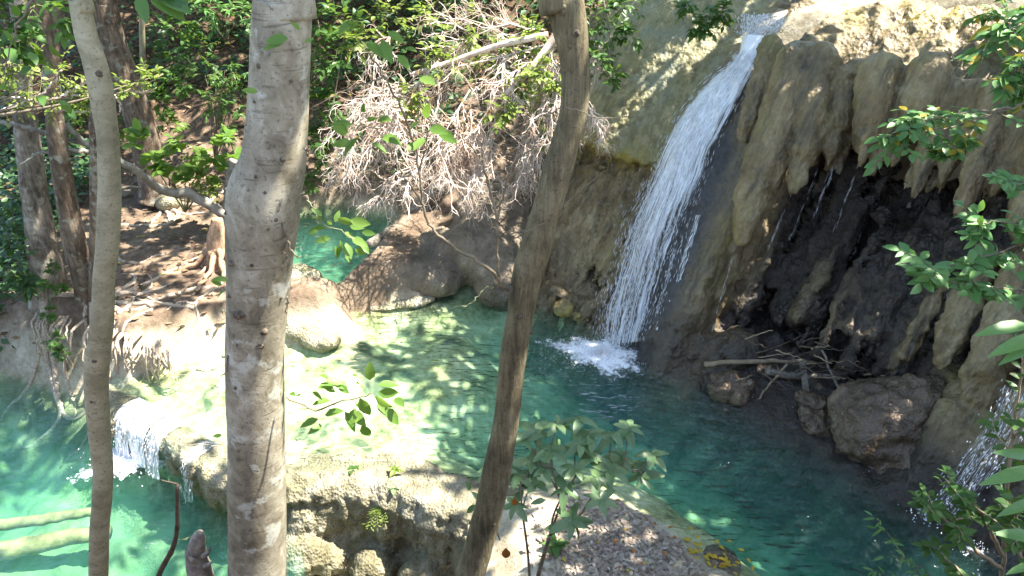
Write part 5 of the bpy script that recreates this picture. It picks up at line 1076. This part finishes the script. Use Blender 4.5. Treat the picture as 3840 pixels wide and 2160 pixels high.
shrub('shrub', 'shaded leafy shrub below the leftmost trunk on the bank', (10, 290, 12.2), [(8, 230, 12.3, .4), (20, 260, 12, .4), (5, 275, 12, .4), (30, 285, 11.8, .25), (15, 200, 12.6, .35)], 12, 7, .16, 'oval', M_LEAF_DARK, 123)
shrub('vine', 'small ivy leaves climbing the foot of the grey bank tree', (48, 330, 11.2), [(45, 285, 11.5, .15), (52, 268, 11.7, .12), (60, 290, 11.5, .15), (48, 312, 11.3, .2), (55, 340, 11.1, .2), (62, 352, 11.0, .15)], 14, 6, .07, 'heart', M_LEAF_MID, 124, cat='vine')
# plants on the dam face
dp = [(378, 503, -.25, 'bright fern hanging on the shaded dam face', .22, M_LEAF_LIME, 'fern', 'fern'), (352, 470, -.02, 'green tuft on the dam lip beside the pale trunk', .16, M_LEAF_MID, 'oval', 'plant'), (394, 487, .0, 'pale rosette plant on the dam corner', .16, M_LEAF_GREY, 'oval', 'plant'), (418, 505, -.1, 'tiny sprout on the dam face below the lip', .09, M_LEAF_MID, 'oval', 'plant'), (439, 504, .0, 'small sprout on the lip near the curved trunk', .08, M_LEAF_BRIGHT, 'oval', 'plant'), (395, 470, .1, 'sunlit low plant on top of the dam', .14, M_LEAF_LIME, 'oval', 'plant'), (555, 545, .3, 'green seedlings at the foot of the grey green bush', .2, M_LEAF_MID, 'oval', 'plant'), (575, 520, .3, 'small bright weed among the litter', .1, M_LEAF_MID, 'oval', 'plant')]
for k, (u, v, z, lab, rad, mt, kd, cat) in enumerate(dp):
    p = pz(u, v, z); lv = Leaves(200 + k); root = empty('fern' if kd == 'fern' else 'small_plant', p, lab, cat)
    if kd == 'fern':
        for j in range(5):
            a = -.4 - j * .55; e = p + np.array([math.cos(a) * rad, math.sin(a) * rad * .8 - .1, -.12 - .05 * j]); pth = catmull([p, (p + e) / 2 + [0, 0, .06], e], 8); v_, f_ = tube(pth, .003, 4, 0); part('frond_stem', v_, f_, M_TWIG_GREEN, root); leafy_path(lv, pth, 18, .085, rd, 1.1, .05, .1, None, 'alt', .1)
        lv.objects('fern', mt, root, 'leaflet')
    else:
        for j in range(9):
            a = j * 2.4; lv.add(p, [math.cos(a), math.sin(a), rd.uniform(-.1, .7)], [0, 0, 1] + rv(rd, .2), rad * rd.uniform(.6, 1.1))
        lv.objects(kd, mt, root)

# ------------------------------------------------------------------ grey-green bush in the middle foreground (whorled leaves)
bush = empty('grey_green_bush', py(533, 590, 4.3), 'grey green bush with whorled leaves at the bottom centre', 'bush')
base = py(533, 600, 4.3); lv = Leaves(41); rb_ = random.Random(41)
fork = py(550, 535, 4.3); f2_ = py(528, 560, 4.3)
def stem(path, r0, r1): v_, f_ = tube(catmull(path, 14), np.linspace(r0, r1, 14), 7, .12); part('stem', v_, f_, M_TWIG, bush)
stem([base, py(541, 565, 4.3), fork], .022, .016); stem([base + [-.02, 0, 0], py(528, 555, 4.3), py(522, 510, 4.3)], .014, .009)
whorls = [(612, 435, 4.7, 0), (580, 420, 4.8, 0), (558, 425, 4.8, 0), (535, 430, 4.8, 1), (592, 455, 4.6, 0), (620, 458, 4.7, 0), (640, 465, 4.7, 0), (552, 450, 4.6, 0), (575, 470, 4.4, 0), (598, 478, 4.4, 0), (565, 490, 4.3, 0), (600, 500, 4.2, 0), (530, 462, 4.6, 0), (535, 485, 4.4, 0), (515, 505, 4.3, 0), (572, 522, 4.1, 1), (525, 440, 4.7, 0), (628, 428, 4.8, 0), (580, 445, 4.6, 0), (610, 470, 4.5, 0), (545, 470, 4.5, 0), (590, 435, 4.7, 0), (518, 475, 4.5, 0), (642, 476, 4.6, 0), (500, 470, 4.5, 0), (652, 455, 4.7, 0)]
nodes = [(u, v, y, py(u, v, y)) for u, v, y in [(560, 500, 4.3), (592, 497, 4.3), (575, 477, 4.4), (606, 480, 4.5), (552, 468, 4.5), (622, 468, 4.6)]] + [(522, 510, 4.3, py(522, 510, 4.3)), (520, 485, 4.4, py(520, 485, 4.4))]
for k, (u, v, y, p_) in enumerate(nodes[:6]): stem([fork if k < 3 else nodes[(1, 0, 3)[k - 3]][3], (fork + p_) / 2 + rv(rb_, .02) if k < 3 else (nodes[(1, 0, 3)[k - 3]][3] + p_) / 2, p_], .011, .007)
stem([nodes[6][3], nodes[7][3]], .008, .006)
for u, v, y, big in whorls:
    tip = py(u, v, y); st0 = min(nodes, key=lambda q: abs(q[0] - u) + abs(q[1] - v - 18))[3]; mid = (st0 + tip) / 2 + rv(rb_, .04) + np.array([0, 0, -.04]); pth = catmull([st0, mid, tip], 10); v_, f_ = tube(pth, np.linspace(.008, .004, 10), 5, .1); part('stem', v_, f_, M_TWIG, bush)
    n = rb_.randint(5, 7); ph = rb_.random() * 6
    for k in range(n):
        a = ph + 2 * math.pi * k / n; el = rb_.uniform(-.35, .45); lv.add(tip, [math.cos(a), math.sin(a), el], np.array([0, -.25, 1]) + rv(rb_, .2), rb_.uniform(.11, .185) * (1.15 if big else 1))
for u, v, du, dv, sz in [(572, 522, 30, 2, .2), (572, 522, 22, 28, .2), (572, 522, -24, 12, .18), (572, 522, 6, 40, .2), (560, 525, -30, 8, .16), (590, 478, 26, 26, .18), (545, 500, -30, 6, .14), (500, 512, -18, 10, .12), (480, 500, -14, -18, .13), (476, 505, -22, 18, .14), (486, 495, 18, -10, .12), (482, 508, 6, 16, .12), (470, 490, -6, -20, .12)]:
    p0 = py(u, v, 4.15); lv.add(p0, py(u + du, v + dv, 4.1) - p0, FACE + rv(rb_, .3), sz * .8)
stem([py(500, 540, 4.3), py(490, 515, 4.2), py(480, 505, 4.15)], .006, .004)
lv.objects('obov', M_LEAF_GREY, bush)
lv = Leaves(42)
for u, v, du, dv, sz in [(506, 548, 0, 22, .15), (514, 498, 2, 14, .10), (500, 500, 4, 16, .09)]: p0 = py(u, v, 4.1); lv.add(p0, py(u + du, v + dv, 4.1) - p0, [0, -1, .2], sz)
lv.objects('oval', M_FALLEN_RED, bush, 'withered_leaf')

# ------------------------------------------------------------------ leafy branches at the right edge
def right_branch(name, label, paths, side_n, n_lf, size, kind, mat, seed, r0=.012, sl=.35, cat='branch', up=.2, droop=.2, mat_st=M_TWIG, depthj=.25):
    r_ = random.Random(seed); lv = Leaves(seed); root = empty(name, py(*paths[0][0]), label, cat)
    for path in paths:
        P = catmull(ptsy(*path), 26); P[1:] += np.array([rv(r_, .006) for _ in range(25)]); v_, f_ = tube(P, np.linspace(r0, r0 * .25, 26), 6, .15); part('stem', v_, f_, mat_st, root)
        L = np.linalg.norm(np.diff(P, axis=0), axis=1).sum()
        for k in range(side_n):
            t_ = r_.uniform(.25, 1); i_ = min(int(t_ * 25), 24); d = nrm(P[i_ + 1] - P[i_]); s_ = nrm(np.cross(d, UPV)) * (1 if k % 2 else -1)
            e = P[i_] + (d * .6 + s_ * r_.uniform(.2, 1) + np.array([0, 0, up * r_.uniform(-1, 1)]) + rv(r_, .2)) * sl * L * r_.uniform(.4, 1)
            pth = catmull([P[i_], (P[i_] + e) / 2 + rv(r_, .02), e], 7); v_, f_ = tube(pth, np.linspace(r0 * .4, r0 * .15, 7), 4, 0); part('twig', v_, f_, mat_st, root)
            leafy_path(lv, pth, n_lf, size, r_, .85, droop, .1, np.array([0, -.35, 1]))
        leafy_path(lv, P[8:], n_lf, size, r_, .85, droop, .1, np.array([0, -.35, 1]))
    lv.objects(kind, mat, root); return root
right_branch('leafy_branch', 'green leafy branch with yellow leaves reaching in front of the hanging drapes', [[(1060, 88, 7.6), (1020, 105, 7.4), (985, 118, 7.2), (950, 128, 7.0), (915, 135, 6.8), (885, 145, 6.7)], [(985, 118, 7.2), (960, 145, 7), (940, 155, 6.9)], [(1010, 108, 7.3), (970, 112, 7.1), (935, 118, 6.9), (905, 125, 6.8)]], 15, 9, .12, 'oval', M_LEAF_YEL, 301, .014, .22)
right_branch('leafy_branch', 'leafy branch at the right edge in front of the dark columns', [[(1060, 235, 5.2), (1020, 245, 5.1), (980, 258, 5.0), (940, 268, 4.9), (900, 262, 4.8)], [(1060, 300, 5.1), (1020, 290, 5), (970, 285, 4.9), (925, 275, 4.9)], [(1060, 250, 5.2), (1030, 230, 5.1), (1000, 222, 5), (975, 225, 5)]], 11, 8, .125, 'oval', M_LEAF_BLUE, 302, .012, .25)
right_branch('leafy_branch', 'leaf tips at the right edge above the lower leafy branch', [[(1060, 195, 5.4), (1030, 185, 5.4), (1005, 182, 5.3)]], 8, 7, .11, 'oval', M_LEAF_BLUE, 303, .008, .35)
right_branch('leafy_branch', 'hanging sunlit foliage in the top right corner', [[(1060, -20, 8.6), (1020, 10, 8.5), (990, 40, 8.4), (975, 65, 8.3)], [(1060, 10, 8.6), (1035, 40, 8.4), (1015, 70, 8.2), (1005, 85, 8.1)], [(1060, 40, 8.4), (1035, 70, 8.3), (1020, 105, 8.2)]], 13, 9, .15, 'oval', M_LEAF_YEL, 304, .014, .25)
shr = right_branch('stemmed_shrub', 'leafy shrub with an upright tan stem in the lower right corner', [[(1000, 610, 3.9), (1003, 560, 3.9), (1006, 500, 3.9), (1012, 440, 3.9), (1018, 395, 3.9), (1030, 340, 3.9)], [(1003, 555, 3.9), (985, 520, 3.8), (965, 495, 3.8), (940, 480, 3.8)], [(1003, 570, 3.9), (975, 550, 3.8), (945, 520, 3.7), (925, 505, 3.7)], [(1000, 600, 3.9), (965, 575, 3.8), (930, 545, 3.7)], [(1030, 600, 3.7), (1020, 550, 3.6), (1015, 500, 3.6)]], 9, 8, .10, 'oval', M_LEAF_MID, 305, .020, .22, 'shrub', mat_st=M_TANLOG)
lv = Leaves(43)
for u, v, du, dv, sz in [(1030, 325, -62, 2, .36), (1040, 335, -55, 18, .34), (1040, 345, -48, 14, .30), (1040, 470, -90, 12, .42), (1035, 455, -60, -4, .3), (1040, 540, -80, -25, .4), (1040, 565, -60, 4, .3), (1035, 500, -55, 22, .28)]:
    p0 = py(u, v, 3.0); lv.add(p0, py(u + du, v + dv, 2.9) - p0, FACE + rv(rg, .25), sz * .8)
lv.objects('long', M_LEAF_BLUE, shr)
right_branch('seedling', 'slender pale seedling at the bottom right over the dark water', [[(950, 600, 4.2), (930, 575, 4.1), (905, 560, 4.0), (880, 555, 4.0)], [(930, 600, 4.2), (900, 580, 4.1), (870, 570, 4.0)], [(945, 600, 4.2), (915, 570, 4.1), (890, 535, 4.0), (872, 528, 4.0)]], 2, 6, .085, 'long', M_LEAF_BLUE, 306, .005, .25, 'plant')

# ------------------------------------------------------------------ fallen leaves
lvN = Leaves(60); r6 = random.Random(60)
pn = np.array([pz(r6.gauss(628, 42), r6.gauss(546, 24), .28) for _ in range(1500)] + [pz(r6.uniform(520, 720), r6.uniform(495, 590), .28) for _ in range(500)]); sdp = poly_sd(pn[:, :1], pn[:, 1:2], NEARP)[:, 0] + .15 * fbm(pn * 3, 2); pn = pn[(sdp < -.06) & (pn[:, 0] > .15 + .25 * fbm(pn * 2 + 3, 2))]; pn[:, 2] = hzs(pn[:, 0], pn[:, 1])
for p in pn:
    a = r6.uniform(0, 6.28); lvN.add(p + [0, 0, .012 + r6.random() * .015], [math.cos(a), math.sin(a), r6.uniform(-.1, .25)], rv(r6, .3) + [0, 0, 1], r6.choice([.04, .06, .07, .10]) * r6.uniform(.8, 1.2))
v_, f_ = lvN.mass('card'); o = part('leaf_litter', v_, f_, leaf_mat('near_litter', (.16, .11, .08), (.50, .42, .35), .05, .75)); tag(o, 'dry grey brown leaf litter on the near bank', 'leaf litter', kind='stuff')
def fallen(label, group, spots, mat, size, zf):
    for k, (u, v) in enumerate(spots):
        p = zf(u, v); a = r6.uniform(0, 6.28); s_ = size * r6.uniform(.75, 1.25); M = Matrix.Translation(Vector(p)) @ Matrix.Rotation(a, 4, 'Z') @ Matrix.Rotation(r6.uniform(-.25, .1), 4, 'Y') @ Matrix.Scale(s_, 4)
        o = inst('fallen_leaf', leaf_mesh('oval', mat), M); tag(o, label, 'leaf', group)
yl = [(695 + r6.gauss(0, 12) + k * .75, 540 + k * .7 + r6.gauss(0, 8)) for k in range(48)]
fallen('yellow fallen leaf floating at the near right edge of the pool', 'yellow leaves on the pool edge', yl, M_FALLEN, .085, lambda u, v: pz(u, v, .012))
fallen('red brown leaf floating near the right bank', 'red leaves on the pool', [(655, 522), (668, 528), (643, 519), (676, 540), (690, 560), (720, 566)], M_FALLEN_RED, .085, lambda u, v: pz(u, v, .012))
near_z = lambda u, v: (lambda p: np.array([p[0], p[1], hz(p[0], p[1]) + .03]))(pz(u, v, .27))
fallen('orange leaf lying on the near bank litter', 'orange leaves on the near bank', [(672, 555), (662, 548), (640, 562), (605, 570), (585, 556), (616, 536), (632, 545), (652, 570)], M_FALLEN_RED, .08, near_z)
fallen('yellow leaf lying on the near bank', 'yellow leaves on the near bank', [(600, 540), (622, 527), (566, 560), (648, 560), (630, 575)], M_FALLEN, .08, near_z)
gz = lambda u, v: (lambda p: np.array([p[0], p[1], hz(p[0], p[1]) + .03]))(pz(u, v, .85))
fallen('yellow leaf lying on the root covered path', 'yellow leaves on the path', [(146, 236), (136, 238), (215, 206), (176, 270), (195, 262), (120, 262), (160, 275), (140, 197), (205, 230)], M_FALLEN, .13, gz)
